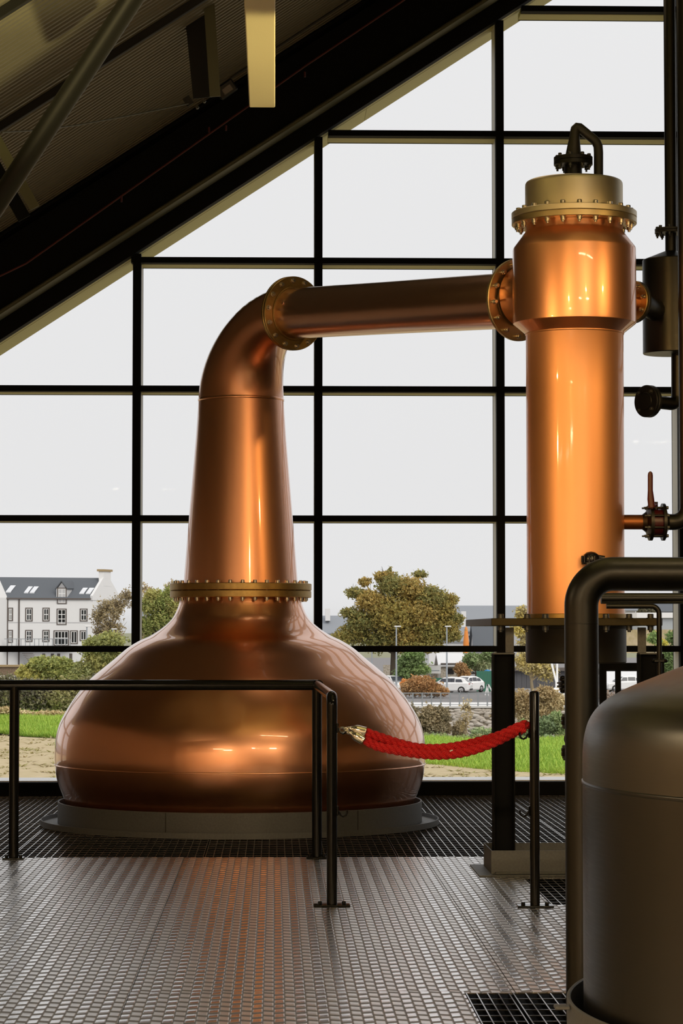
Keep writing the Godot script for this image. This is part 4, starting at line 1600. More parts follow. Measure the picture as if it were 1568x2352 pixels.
func make_rails() -> void:
	var t := base("handrail")
	tag(t, "black tubular handrail in front of the still, turning towards the viewer at its end", "handrail")
	var back := at(31.5, 1968, 15.96)
	var z := -15.96
	var r := px2m(11.3, 15.96)
	var h := at(400, 1573.5, 15.96).y
	var xb := at(727.5, 1900, 15.96).x
	var xa := at(31.5, 1900, 15.96).x
	var zf := -13.18
	var xf := at(762, 1900, 13.18).x
	for x in [xa, xb]:
		post_with_plate(t, Vector3(x, 0, z), h - 0.01, r, false)
		foot_plate(t, Vector3(x, 0, z), 0.135, 0.10)
	post_with_plate(t, Vector3(xf, 0, zf), h - 0.05, px2m(12, 13.18), false)
	foot_plate(t, Vector3(xf, 0, zf), 0.192, 0.10)
	var b := MB.new()
	b.tube([Vector3(xa - 2.4, h, z), Vector3(xb - 0.02, h, z), Vector3(xb + 0.004, h, z + 0.004), Vector3(xb + 0.01, h, z + 0.03)], px2m(11.8, 15.96), 24)
	part("top_rail", b, M.gloss_black, t)
	b = MB.new()
	b.tube(arc_path(Vector3(xb, h, z), Vector3(xf, h, zf), Vector3(xf, h - 0.12, zf), 0.05, 8), px2m(12, 13.5), 24)
	part("top_rail", b, M.gloss_black, t)
	hook(t, Vector3(xf + 0.026, at(775, 1672, 13.18).y, zf), 1.0)
	hook(t, Vector3(xf + 0.026, at(775, 1862, 13.18).y, zf), 1.0)
	var t2 := base("rope_post")
	tag(t2, "single black post with a rounded top holding the red rope's right end", "post")
	var zp := -13.12
	var xp := at(1227.5, 1850, 13.12).x
	post_with_plate(t2, Vector3(xp, 0, zp), at(1227, 1587, 13.12).y, px2m(11.2, 13.12), true)
	foot_plate(t2, Vector3(xp, 0, zp), 0.19, 0.10)
	hook(t2, Vector3(xp - 0.024, at(1215, 1684, 13.12).y, zp), -1.0)
	hook(t2, Vector3(xp - 0.024, at(1215, 1862, 13.12).y, zp), -1.0)


func rope_strands(b: MB, path: Curve3D, r: float, lay: float) -> void:
	# three strands twisted round one another
	var l := path.get_baked_length()
	var n := int(l / 0.004)
	var rs := r * 0.49
	var prev := Vector3.ZERO
	var x := Vector3.BACK
	var strands := [[], [], []]
	for i in n + 1:
		var s := l * i / n
		var p := path.sample_baked(s, true)
		var q := path.sample_baked(minf(s + 0.01, l), true)
		var q0 := path.sample_baked(maxf(s - 0.01, 0.0), true)
		var tn := (q - q0).normalized()
		x = (x - tn * x.dot(tn)).normalized()
		var y := tn.cross(x)
		for k in 3:
			var f := TAU * (s / lay + k / 3.0)
			strands[k].append(p + (x * cos(f) + y * sin(f)) * (r - rs))
	for k in 3:
		b.tube(strands[k], rs, 12)


func make_rope() -> void:
	var t := base("barrier_rope")
	tag(t, "doubled twisted red barrier rope sagging from the handrail to the black post", "rope")
	var d := 13.15
	var up := [[842, 1683], [883, 1697], [919, 1708.5], [963, 1718], [1011, 1719], [1059, 1712.5], [1107, 1701], [1148, 1689], [1186, 1671.5], [1200, 1666], [1209, 1664]]
	var low := [[839, 1701], [867, 1714], [899, 1721.5], [947, 1729.5], [995, 1734], [1043, 1732], [1091, 1721.5], [1139, 1703], [1171, 1687], [1192, 1678], [1203, 1674]]
	for i in 2:
		var c := Curve3D.new()
		c.bake_interval = 0.004
		var src = up if i == 0 else low
		var pts := []
		for k in src.size():
			var f := float(k) / (src.size() - 1)
			var off := (0.014 if i == 0 else -0.014) * (0.5 + 0.5 * sin(PI * f))
			pts.append(at(src[k][0], src[k][1], d + off))
		for k in pts.size():
			var tn: Vector3 = (pts[mini(k + 1, pts.size() - 1)] - pts[maxi(k - 1, 0)]) / 6.0
			c.add_point(pts[k], -tn, tn)
		var b := MB.new()
		rope_strands(b, c, px2m(11.4, d), 0.112)
		if i == 0:   # the loop that goes over the hook
			b.ball(at(1211, 1666, d), Vector3(0.020, 0.022, 0.024), 16, 10)
		part("rope", b, M.rope_red, t)
	# chrome end caps and links at the left
	var ends := [[[846, 1685], [806, 1672]], [[843, 1703], [803, 1685]]]
	for i in 2:
		var a := at(ends[i][0][0], ends[i][0][1], d + (0.007 if i == 0 else -0.007))
		var e := at(ends[i][1][0], ends[i][1][1], d + (0.006 if i == 0 else -0.006))
		if i == 0:
			a = at(839, 1681, d + 0.007); e = at(804, 1672, d + 0.006)
		else:
			a = at(834, 1700, d - 0.007); e = at(804, 1683, d - 0.006)
		var l := a.distance_to(e)
		var ax := axis_to(a - e, e)
		var b := MB.new()
		b.lathe([Vector2(0, 0.0), Vector2(0.010, 0.0), Vector2(0.012, 0.012), Vector2(0.018, 0.018), Vector2(0.023, 0.028), Vector2(0.0255, 0.036), Vector2(0.0255, l), Vector2(0.022, l), Vector2(0.020, l - 0.004)], ax, 28, 0.8)
		part("end_cap", b, M.chrome, t)
	var b := MB.new()
	var h0 := at(786, 1676, d)
	for q in [[[806, 1672], 0.007], [[806, 1685], -0.007]]:
		var e := at(q[0][0], q[0][1], d + q[1])
		b.tube([e, e.lerp(h0, 0.5) + Vector3(0, 0.004, 0), h0 + Vector3(0.004, 0.004, q[1])], [0.008, 0.0065, 0.006], 10)
		b.ball(e.lerp(h0, 0.35), Vector3(0.011, 0.011, 0.011), 12, 8)
	b.lathe([Vector2(0.010, -0.004), Vector2(0.018, -0.004), Vector2(0.018, 0.004), Vector2(0.010, 0.004), Vector2(0.010, -0.004)], Transform3D(Basis(Vector3.RIGHT, 1.3), h0), 16, 0.2)
	part("link", b, M.chrome, t)
	b = MB.new()
	b.box(Transform3D(Basis(Vector3(0, 0, 1), 0.4), at(1036, 1724, d - 0.035)), Vector3(0.018, 0.006, 0.004), 0.001)
	part("tag", b, M.sill_white, t)


# ---------- outdoors ----------
const LOW := -5.2      # the field below the hall
const TERRACE := -4.5  # the car park across the river
var leaf_mesh: ArrayMesh
var tuft_mesh: ArrayMesh


func make_leaf_meshes() -> void:
	var b := MB.new()
	var r := RandomNumberGenerator.new()
	r.seed = 11
	for i in 5:
		var c := Vector3(r.randf_range(-0.5, 0.5), r.randf_range(-0.5, 0.5), r.randf_range(-0.5, 0.5))
		var d := Vector3(r.randf_range(-1, 1), r.randf_range(-1, 1), r.randf_range(-1, 1)).normalized()
		var s := d.cross(Vector3(r.randf_range(-1, 1), r.randf_range(-1, 1), r.randf_range(-1, 1))).normalized() * 0.3
		var up := d.cross(s).normalized() * 0.09
		b.flat(c - d * 0.45, c + s + up, c + d * 0.45, up)
		b.flat(c - d * 0.45, c - s + up, c + d * 0.45, up)
	leaf_mesh = b.mesh()
	b = MB.new()
	for i in 6:
		var f := TAU * i / 6.0 + 0.4
		var o := Vector3(cos(f), 0, sin(f)) * 0.25
		var w := Vector3(-sin(f), 0, cos(f)) * 0.10
		var tip := o * 3.2 + Vector3(0, r.randf_range(0.7, 1.1), 0)
		b.flat(o - w, o + w, tip, Vector3(o.x, 0.6, o.z))
	tuft_mesh = b.mesh()


func scatter(called, parent, mesh, places: Array, cols: Array, kind := "stuff"):
	var mm := MultiMesh.new()
	mm.transform_format = MultiMesh.TRANSFORM_3D
	mm.use_colors = true
	mm.mesh = mesh
	mm.instance_count = places.size()
	for i in places.size():
		mm.set_instance_transform(i, places[i])
		mm.set_instance_color(i, cols[i])
	var o := MultiMeshInstance3D.new()
	o.name = called
	o.multimesh = mm
	o.material_override = M.leaf
	o.set_meta("kind", kind)
	parent.add_child(o, true)
	return o


func plant(called, label, category, group, foot: Vector3, blobs: Array, d: float, count: int, size: float, cols: Array, trunk := 0.0, twigs := 0, twig_mat = null):
	# blobs are [px, py, rx, ry] in pixels at the distance d
	var t := base(called, foot)
	tag(t, label, category, group)
	var places := []
	var tint := []
	var area := 0.0
	for q in blobs: area += q[2] * q[3]
	var wood := MB.new()
	var centres := []
	for q in blobs:
		var c := at(q[0], q[1], d) - foot
		c.z += rng.randf_range(-0.5, 0.5) * px2m(q[2], d)
		centres.append(c)
		var rx := px2m(q[2], d)
		var ry := px2m(q[3], d)
		var n := int(count * q[2] * q[3] / area)
		var hue: Color = cols[rng.randi() % cols.size()]
		for i in n:
			var v := Vector3(rng.randfn(), rng.randfn(), rng.randfn()).normalized() * pow(rng.randf(), 0.36)
			v *= 1.0 + 0.18 * rng.randfn()
			var p := c + Vector3(v.x * rx, v.y * ry, v.z * rx)
			var s := size * rng.randf_range(0.6, 1.35)
			places.append(Transform3D(Basis.from_euler(Vector3(rng.randf() * TAU, rng.randf() * TAU, rng.randf() * TAU)).scaled(Vector3.ONE * s), p))
			var k: Color = hue.lerp(cols[rng.randi() % cols.size()], 0.45)
			tint.append((k * rng.randf_range(1.25, 1.95)).lerp(Color(0.5, 0.46, 0.38), 0.14))  # bright outdoor haze put into the leaf colours
	if places.size(): scatter("foliage", t, leaf_mesh, places, tint)
	if trunk > 0.0:
		var top: Vector3 = centres[0]
		var fork := Vector3(0, 0, 0).lerp(Vector3(top.x * 0.6, top.y, top.z), 0.5)
		wood.tube([Vector3.ZERO, fork * 0.5, fork], [trunk, trunk * 0.8, trunk * 0.65], 10)
		for c in centres:
			var mid: Vector3 = fork.lerp(c, 0.5) + Vector3(0, 0.12 * fork.distance_to(c), 0)
			wood.tube([fork, mid, c], [trunk * 0.4, trunk * 0.25, trunk * 0.08], 7)
	else:
		for c in centres:
			wood.tube([Vector3(c.x * 0.6, 0.0, c.z * 0.6), Vector3(c.x * 0.9, c.y * 0.6, c.z), c], [0.05, 0.035, 0.012], 6)
	part("trunk" if trunk > 0.0 else "stems", wood, M.bark if twig_mat == null else twig_mat, t)
	if twigs > 0:
		var tw := MB.new()
		for i in twigs:
			var k := rng.randi() % blobs.size()
			var c: Vector3 = centres[k]
			var rr := px2m(blobs[k][2], d)
			var v := Vector3(rng.randfn(), absf(rng.randfn()) + 0.2, rng.randfn()).normalized()
			var a: Vector3 = c + v * rr * rng.randf_range(0.0, 0.5)
			var e: Vector3 = a + (v + Vector3(rng.randfn(), rng.randfn(), rng.randfn()) * 0.35).normalized() * rr * rng.randf_range(0.4, 0.9)
			var m := a.lerp(e, 0.5) + Vector3(rng.randfn(), rng.randfn(), 0) * rr * 0.06
			tw.tube([a, m, e], [0.035, 0.022, 0.008], 4, false)
		var o = part("twigs", tw, M.bark if twig_mat == null else twig_mat, t)
		o.set_meta("kind", "stuff")
	return t


func slab_px(b: MB, x0, y0, x1, y1, d, deep) -> void:   # a box whose front fills a pixel rectangle at distance d
	var p := at(x0, y1, d)
	var q := at(x1, y0, d)
	b.cuboid(Vector3(p.x, p.y, -d), Vector3(q.x, q.y, -d - deep))


func make_outdoors() -> void:
	make_leaf_meshes()
	make_ground()
	make_house()
	make_far_buildings()
	make_car_park()
	make_plants()


func make_ground() -> void:
	var b := MB.new()
	var z0 := -23.2
	b.quad(Vector3(-400, LOW, z0), Vector3(400, LOW, z0), Vector3(400, LOW, -112), Vector3(-400, LOW, -112), Vector3.UP)
	for k in 24:   # beyond, the field runs up to the foot of the bank
		var xa := lerpf(-400, 400, k / 24.0)
		var xb := lerpf(-400, 400, (k + 1) / 24.0)
		var za := -clampf(139.0 - xa * 1.35, 112.0, 178.0)
		var zb := -clampf(139.0 - xb * 1.35, 112.0, 178.0)
		b.quad(Vector3(xa, LOW, -112), Vector3(xb, LOW, -112), Vector3(xb, LOW, zb), Vector3(xa, LOW, za), Vector3.UP)
	struct(part("ground", b, M.field, self), "dry tan field below the window")
	b = MB.new()
	b.quad(Vector3(-400, -8.3, -110), Vector3(400, -8.3, -110), Vector3(400, -8.3, -300), Vector3(-400, -8.3, -300), Vector3.UP)
	struct(part("river_bed", b, M.river, self), "river channel hidden behind the bank")
	# tufts on the field
	var places := []
	var cols := []
	for i in 900:
		var d := rng.randf_range(108, 160)
		var p := at(rng.randf_range(-60, 1340), 1700, d)
		places.append(Transform3D(Basis(Vector3.UP, rng.randf() * TAU).scaled(Vector3(rng.randf_range(0.3, 1.0), rng.randf_range(0.05, 0.16), rng.randf_range(0.3, 0.7))), Vector3(p.x, LOW, -d)))
		cols.append(Color(0.34, 0.32, 0.10).lerp(Color(0.45, 0.36, 0.2), rng.randf()))
	tag(scatter("field_tufts", self, tuft_mesh, places, cols), "sparse dry tufts scattered over the tan field", "grass", "", "stuff")
	# the grass bank: its front foot on the field, its crest beyond
	var front := [[-1500, 1640], [-700, 1655], [-160, 1674], [0, 1681], [60, 1688], [130, 1692], [300, 1702], [600, 1722], [970, 1752], [1130, 1768], [1300, 1778], [1600, 1790], [1900, 1800]]
	var crest := [[-1500, 1622], [-700, 1628], [-160, 1634], [0, 1636], [60, 1641], [150, 1645], [300, 1655], [600, 1675], [970, 1697], [1130, 1708], [1300, 1700], [1600, 1700], [1900, 1700]]
	var rows := []
	for i in front.size():
		var df: float = -(LOW - 1.45) * F / (front[i][1] - 1450.0)
		var a := at(front[i][0], front[i][1], df)
		a.y = LOW - 0.05
		var c := at(crest[i][0], crest[i][1], df + 26.0)
		var mid := a.lerp(c, 0.5) + Vector3(0, 0.25, 0)
		rows.append([a, mid, c, c + Vector3(0, -3.5, -12)])
	b = MB.new()
	var gp := []
	var gc := []
	for i in rows.size() - 1:
		for j in 3:
			var p: Array = [rows[i][j], rows[i + 1][j], rows[i + 1][j + 1], rows[i][j + 1]]
			b.quad(p[0], p[1], p[2], p[3], Vector3.UP, Vector2(p[0].x, p[0].z), Vector2(p[1].x, p[1].z), Vector2(p[2].x, p[2].z), Vector2(p[3].x, p[3].z))
			if j > 1: continue
			for k in 1500:
				var u := rng.randf()
				var w := rng.randf()
				var s: Vector3 = p[0].lerp(p[1], u).lerp(p[3].lerp(p[2], u), w)
				gp.append(Transform3D(Basis(Vector3.UP, rng.randf() * TAU).scaled(Vector3(1, rng.randf_range(0.5, 1.0), 1) * rng.randf_range(0.2, 0.5)), s))
				var g := rng.randf()
				gc.append(Color(0.30, 0.50, 0.07).lerp(Color(0.50, 0.62, 0.10), g) * rng.randf_range(0.85, 1.15))
	struct(part("grass_bank", b, M.bank, self), "bright green bank beyond the field")
	tag(scatter("bank_grass", self, tuft_mesh, gp, gc), "lush bright green grass covering the bank beyond the window", "grass", "", "stuff")
	# the terrace across the river, held by a rubble wall
	b = MB.new()
	b.cuboid(Vector3(-500, TERRACE - 4.0, -196.5), Vector3(500, TERRACE, -560))
	struct(part("terrace_ground", b, M.tarmac, self), "grey car park terrace across the river")
	b = MB.new()
	b.quad(Vector3(-3000, -5.0, -540), Vector3(3000, -5.0, -540), Vector3(3000, -2.5, -5000), Vector3(-3000, -2.5, -5000), Vector3.UP)
	struct(part("far_ground", b, M.far_green, self), "far green fields at the horizon")
	# rubble wall: coping course and rough stones
	var w = base("wall_river")
	struct(w, "rubble stone river wall under the grey railing")
	b = MB.new()
	var wl := at(880, 1640, 196.0)
	var wr := at(1640, 1640, 196.0)
	b.cuboid(Vector3(wl.x, -8.5, -196.0), Vector3(wr.x, TERRACE - 0.08, -196.5))
	part("core", b, M.rubble, w)
	b = MB.new()
	b.cuboid(Vector3(wl.x, TERRACE - 0.10, -195.8), Vector3(wr.x, TERRACE + 0.06, -196.5), 0.02)
	part("coping", b, M.pale_concrete, w)
	var st := []
	for v in 4:
		var sb := MB.new()
		sb.ball(Vector3.ZERO, Vector3(0.5, 0.5, 0.5), 7, 5)
		st.append(sb.mesh())
	var mm := []
	var mc := []
	for i in 1500:
		var x := rng.randf_range(wl.x, wr.x)
		var y := rng.randf_range(-7.6, TERRACE - 0.25)
		mm.append(Transform3D(Basis.from_euler(Vector3(rng.randf_range(-0.4, 0.4), rng.randf_range(-0.5, 0.5), rng.randf_range(-0.3, 0.3))).scaled(Vector3(rng.randf_range(0.4, 0.9), rng.randf_range(0.18, 0.4), 0.35)), Vector3(x, y, -195.95)))
		mc.append(Color(0.60, 0.53, 0.45).lerp(Color(0.80, 0.74, 0.67), rng.randf()))
	var so = scatter("stones", w, st[0], mm, mc)
	so.material_override = M.leaf
	# railing on the wall
	var t := base("river_railing")
	tag(t, "grey metal railing along the top of the river wall", "railing")
	var d := 195.9
	var rail := MB.new()
	var pl := at(905, 1592, d)
	var pr := at(1330, 1602, d)
	rail.bar(Vector3(pl.x, pl.y, -d), Vector3(pr.x, pl.y, -d), 0.10, 0.07)
	rail.bar(Vector3(pl.x, TERRACE + 0.18, -d), Vector3(pr.x, TERRACE + 0.18, -d), 0.05, 0.05)
	part("rail", rail, M.rail_grey, t)
	var x := pl.x
	var pb := MB.new()
	pb.cuboid(Vector3(-0.05, TERRACE, 0.06), Vector3(0.05, pl.y, -0.06))
	var pm := pb.mesh()
	var thin := MB.new()
	while x < pr.x:
		part("post", pm, M.rail_grey, t, Transform3D(Basis(), Vector3(x, 0, -d)))
		for k in range(1, 7):
			thin.bar(Vector3(x + k * 0.105, TERRACE + 0.2, -d), Vector3(x + k * 0.105, pl.y, -d), 0.012, 0.012)
		x += 0.735
	var bars = part("bars", thin, M.rail_grey, t)
	bars.set_meta("kind", "stuff")
	b = MB.new()
	b.cuboid(Vector3(pl.x - 2.0, TERRACE - 0.2, -196.6), Vector3(pr.x + 12.0, TERRACE + 0.04, -207.0))
	struct(part("promenade", b, M.promenade, self), "pale promenade behind the river railing")
	# brown boundary wall below the white house
	b = MB.new()
	slab_px(b, -120, 1531, 92, 1590, 262, 0.6)
	struct(part("wall_boundary", b, M.brown_stone, self), "brown stone wall below the white house")
	b = MB.new()
	slab_px(b, -120, 1527, 92, 1532, 261.8, 1.0)
	struct(part("wall_coping", b, M.sandstone, self), "pale coping on the brown stone wall")
	b = MB.new()
	slab_px(b, -120, 1552, 38, 1562, 258, 1.0)
	struct(part("wall_low", b, M.white_render, self), "low white wall in front of the brown stone wall")


# ---------- the white house ----------
const HOUSE_D := 300.0
var hb := Basis()
var ho := Vector3.ZERO


func hp(u, h, v := 0.0) -> Vector3:   # along the front from its right corner, height, depth behind the front
	return ho + hb.x * u + Vector3(0, h, 0) + hb.z * v


func hu(px) -> float:
	# the front's u at a pixel column
	var lo := -5.0
	var hi := 40.0
	for i in 40:
		var m := (lo + hi) * 0.5
		var p := hp(m, 3.0)
		var q := cam_basis.inverse() * (p - EYE)
		var x := 784.0 + F * q.x / -q.z
		if x > px: lo = m
		else: hi = m
	return (lo + hi) * 0.5


func hh(py, px) -> float:
	var p := hp(hu(px), 0.0)
	return at(px, py, -p.z).y


func wall_box(b: MB, u0, u1, h0, h1, v0, v1) -> void:
	var c := hp((u0 + u1) * 0.5, (h0 + h1) * 0.5, (v0 + v1) * 0.5)
	b.box(Transform3D(Basis(hb.x, Vector3.UP, hb.z), c), Vector3(absf(u1 - u0), absf(h1 - h0), absf(v1 - v0)))


func house_window(parent, x0, x1, y0, y1, cols: int, rows: int, called := "window") -> void:
	var u0 := hu(x1)
	var u1 := hu(x0)
	var h0 := hh(y1, (x0 + x1) * 0.5)
	var h1 := hh(y0, (x0 + x1) * 0.5)
	var b := MB.new()   # dark stone surround
	var e := 0.12
	for q in [[u0 - e, u0, h0 - e, h1 + e], [u1, u1 + e, h0 - e, h1 + e], [u0, u1, h1, h1 + e], [u0, u1, h0 - e, h0]]:
		wall_box(b, q[0], q[1], q[2], q[3], -0.08, 0.02)
	var o = part(called, b, M.window_trim, parent)
	b = MB.new()
	wall_box(b, u0, u1, h0, h1, -0.01, 0.01)
	part("pane", b, M.window_glass, o)
	b = MB.new()   # white sashes
	var f := 0.065
	for k in cols + 1:
		var u := lerpf(u0 + f * 0.5, u1 - f * 0.5, float(k) / cols)
		wall_box(b, u - f * 0.5, u + f * 0.5, h0, h1, -0.06, -0.012)
	for k in rows + 1:
		var h := lerpf(h0 + f * 0.5, h1 - f * 0.5, float(k) / rows)
		wall_box(b, u0, u1, h - f * 0.6, h + f * 0.6, -0.055, -0.012)
	part("sash", b, M.white_paint, o)


func make_house() -> void:
	ho = at(213, 1522, HOUSE_D)
	ho.y = 0
	hb = Basis(Vector3(-0.933, 0, 0.36), Vector3.UP, Vector3(0.36, 0, 0.933) * -1.0)
	hb.z = Vector3(0.36, 0, -0.933)
	var t := base("white_house", Vector3.ZERO)
	tag(t, "long white rendered house with a slate roof, dormer and gable chimney", "house")
	var wide := 27.0
	var deep := 7.6
	var he := hh(1373, 213)
	var hr := hh(1330, 222) + 0.2
	var b := MB.new()
	wall_box(b, 0.0, wide, -6.0, he, 0.0, deep)
	part("wall", b, M.white_render, t)
	b = MB.new()   # the gable end
	var gt := Transform3D(Basis(hb.z, Vector3.UP, hb.x * -1.0), hp(0.15, 0, 0))
	gt = Transform3D(Basis(hb.z, Vector3.UP, hb.z.cross(Vector3.UP)), hp(0.15, 0, 0))
	b.prism(PackedVector2Array([Vector2(-0.15, he - 0.3), Vector2(deep + 0.1, he - 0.3), Vector2(deep + 0.1, he + 0.25), Vector2(deep * 0.5 + 0.2, hr + 0.45), Vector2(deep * 0.5 - 0.3, hr + 0.45), Vector2(-0.15, he + 0.25)]), gt, 0.34)
	part("gable", b, M.white_render, t)
	# roof slopes
	b = MB.new()
	for s in 2:
		var v0 := -0.25 if s == 0 else deep + 0.25
		var p0 := hp(0.3, he - 0.05, v0)
		var p1 := hp(wide, he - 0.05, v0)
		var p2 := hp(wide, hr, deep * 0.5)
		var p3 := hp(0.3, hr, deep * 0.5)
		var dn := Vector3(0, -0.18, 0)
		b.quad(p0, p1, p2, p3, Vector3(0, 1, 0), Vector2(0, 0), Vector2(9, 0), Vector2(9, 3), Vector2(0, 3))
		b.quad(p0 + dn, p1 + dn, p2 + dn, p3 + dn, Vector3(0, -1, 0))
		b.quad(p0, p1, p1 + dn, p0 + dn, hb.z * (-1.0 if s == 0 else 1.0))
	var roof = part("roof", b, M.slate, t)
	b = MB.new()
	wall_box(b, 0.2, wide, he - 0.22, he - 0.06, -0.30, -0.12)
	part("gutter", b, M.window_trim, t)
	# skylights lie on the slope
	for q in [[5, 19, 1348, 1362], [48, 60, 1350, 1363], [61, 74, 1350, 1363], [176, 189, 1352, 1364], [191, 204, 1352, 1364]]:
		var f0: float = (1373.0 - q[3]) / 44.0
		var f1: float = (1373.0 - q[2]) / 44.0
		var u0 := hu(q[1]) + 0.05
		var u1 := hu(q[0]) - 0.05
		b = MB.new()
		var lo: float = lerpf(he, hr, f0) + 0.06
		var hi: float = lerpf(he, hr, f1) + 0.06
		var va := lerpf(-0.25, deep * 0.5, f0) - 0.03
		var vb := lerpf(-0.25, deep * 0.5, f1) - 0.03
		b.quad(hp(u0, lo, va), hp(u1, lo, va), hp(u1, hi, vb), hp(u0, hi, vb), Vector3(0, 1, 0))
		var dn := Vector3(0, -0.12, 0)
		b.quad(hp(u0, lo, va), hp(u1, lo, va), hp(u1, lo, va) + dn, hp(u0, lo, va) + dn, -hb.z)
		part("skylight", b, M.sky_light, roof)
	# chimney
	b = MB.new()
	wall_box(b, -0.1, 0.55, hr - 1.0, hh(1321, 232) + 0.5, deep * 0.5 - 1.0, deep * 0.5 + 1.0)
	part("chimney", b, M.white_render, t)
	b = MB.new()
	wall_box(b, -0.25, 0.70, hh(1321, 232) + 0.5, hh(1316, 232) + 0.5, deep * 0.5 - 1.2, deep * 0.5 + 1.2)
	part("chimney_cap", b, M.sandstone, t)
	# dormer
	b = MB.new()
	var du0 := hu(152)
	var du1 := hu(132)
	var dh0 := hh(1386, 142)
	var dh1 := hh(1352, 142)
	wall_box(b, du0 - 0.15, du1 + 0.15, dh0, dh1, -0.05, 2.4)
	var um := (du0 + du1) * 0.5
	var dt := Transform3D(Basis(hb.x * -1.0, Vector3.UP, hb.z * -1.0), hp(um, 0, 1.2))
	var dw := (du1 - du0) * 0.5
	b.prism(PackedVector2Array([Vector2(-dw, dh1), Vector2(dw, dh1), Vector2(0, dh1 + 0.75)]), dt, 2.5)
	var dorm = part("dormer", b, M.grey_render, t)
	b = MB.new()
	for s in [-1.0, 1.0]:
		var a0 := hp(um + s * (dw + 0.25), dh1 - 0.12, -0.2)
		var a1 := hp(um, dh1 + 0.85, -0.2)
		var back := hb.z * 3.0
		var th := Vector3(0, 0.14, 0)
		b.quad(a0 + th, a1 + th, a1 + th + back, a0 + th + back, Vector3(0, 1, 0))
		b.quad(a0, a1, a1 + back, a0 + back, Vector3(0, -1, 0))
		b.quad(a0, a1, a1 + th, a0 + th, -hb.z)
	part("dormer_roof", b, M.slate, dorm)
	house_window(t, 134, 151, 1352, 1385, 2, 3)
	# windows, row by row
	for q in [[21, 28, 1398, 1424, 2, 2], [61, 73, 1398, 1425, 2, 2], [100.5, 112, 1398, 1425, 2, 2], [133, 151, 1400, 1433, 2, 3], [186, 199, 1400, 1425, 2, 2],
			[21, 28, 1449, 1474, 2, 2], [61, 73, 1449, 1472, 2, 2], [100.5, 112, 1449, 1472, 2, 2], [126, 157, 1450, 1481, 4, 2], [164, 177, 1450, 1477, 2, 1], [186, 198, 1450, 1470, 2, 1]]:
		house_window(t, q[0], q[1], q[2], q[3], q[4], q[5])
	for q in [[98, 104], [117.5, 124.5], [132, 138.5], [160, 166.5]]:
		b = MB.new()
		wall_box(b, hu(q[1]), hu(q[0]), hh(1519, 140), hh(1501, 140), -0.04, 0.02)
		part("door", b, M.window_trim, t)
	b = MB.new()   # down pipes and the floor string
	for px in [44.5, 18]:
		wall_box(b, hu(px) - 0.06, hu(px) + 0.06, -5.0, he - 0.2, -0.14, -0.02)
	part("down_pipe", b, M.window_trim, t)
	b = MB.new()
	wall_box(b, 0.05, wide, hh(1431, 120), hh(1429, 120), -0.03, 0.01)
	part("string_course", b, M.grey_render, t)
	# balcony with its railing, and an outside stair
	b = MB.new()
	wall_box(b, hu(178), hu(28), hh(1487, 100), hh(1483, 100), -2.0, 0.0)
	part("balcony", b, M.rail_grey, t)
	b = MB.new()
	var bu := hu(178)
	while bu < hu(28):
		wall_box(b, bu - 0.03, bu + 0.03, hh(1483, 100), hh(1467, 100), -2.0, -1.94)
		bu += 0.55
	wall_box(b, hu(178), hu(28), hh(1468, 100), hh(1466.5, 100), -2.02, -1.92)
	part("balcony_railing", b, M.rail_grey, t)
	b = MB.new()
	for k in 7:
		var f := k / 6.0
		wall_box(b, hu(lerpf(72, 90, f)) - 0.5, hu(lerpf(72, 90, f)) + 0.5, hh(lerpf(1492, 1516, f) + 1.2, 80), hh(lerpf(1492, 1516, f), 80), -2.0, -1.2)
	part("stair", b, M.window_trim, t)
	# the nearer gabled wing at the frame's left edge
	var w := base("white_house_wing")
	tag(w, "white gabled house wing with two narrow windows at the left edge", "house")
	b = MB.new()
	var wu := hu(17)
	var wt := Transform3D(Basis(hb.x * -1.0, Vector3.UP, hb.z * -1.0), hp(wu, 0, -1.2))
	var dx := (hu(-60) - wu)
	b.prism(PackedVector2Array([Vector2(0, -6.0), Vector2(0, hh(1373, 17)), Vector2(-dx * 0.5, hh(1373, 17) + 4.5), Vector2(-dx, hh(1373, 17)), Vector2(-dx, -6.0)]), wt, 2.4)
	part("wall", b, M.white_render, w)
	for q in [[4.5, 9, 1393, 1421], [4.5, 9, 1447, 1475]]:
		b = MB.new()
		wall_box(b, hu(q[1]) - 0.08, hu(q[0]) + 0.08, hh(q[3], 6) - 0.08, hh(q[2], 6) + 0.08, -2.46, -2.38)
		var o = part("window", b, M.window_trim, w)
		b = MB.new()
		wall_box(b, hu(q[1]) + 0.05, hu(q[0]) - 0.05, hh(q[3], 6), hh(q[2], 6), -2.48, -2.45)
		part("pane", b, M.sky_light, o)


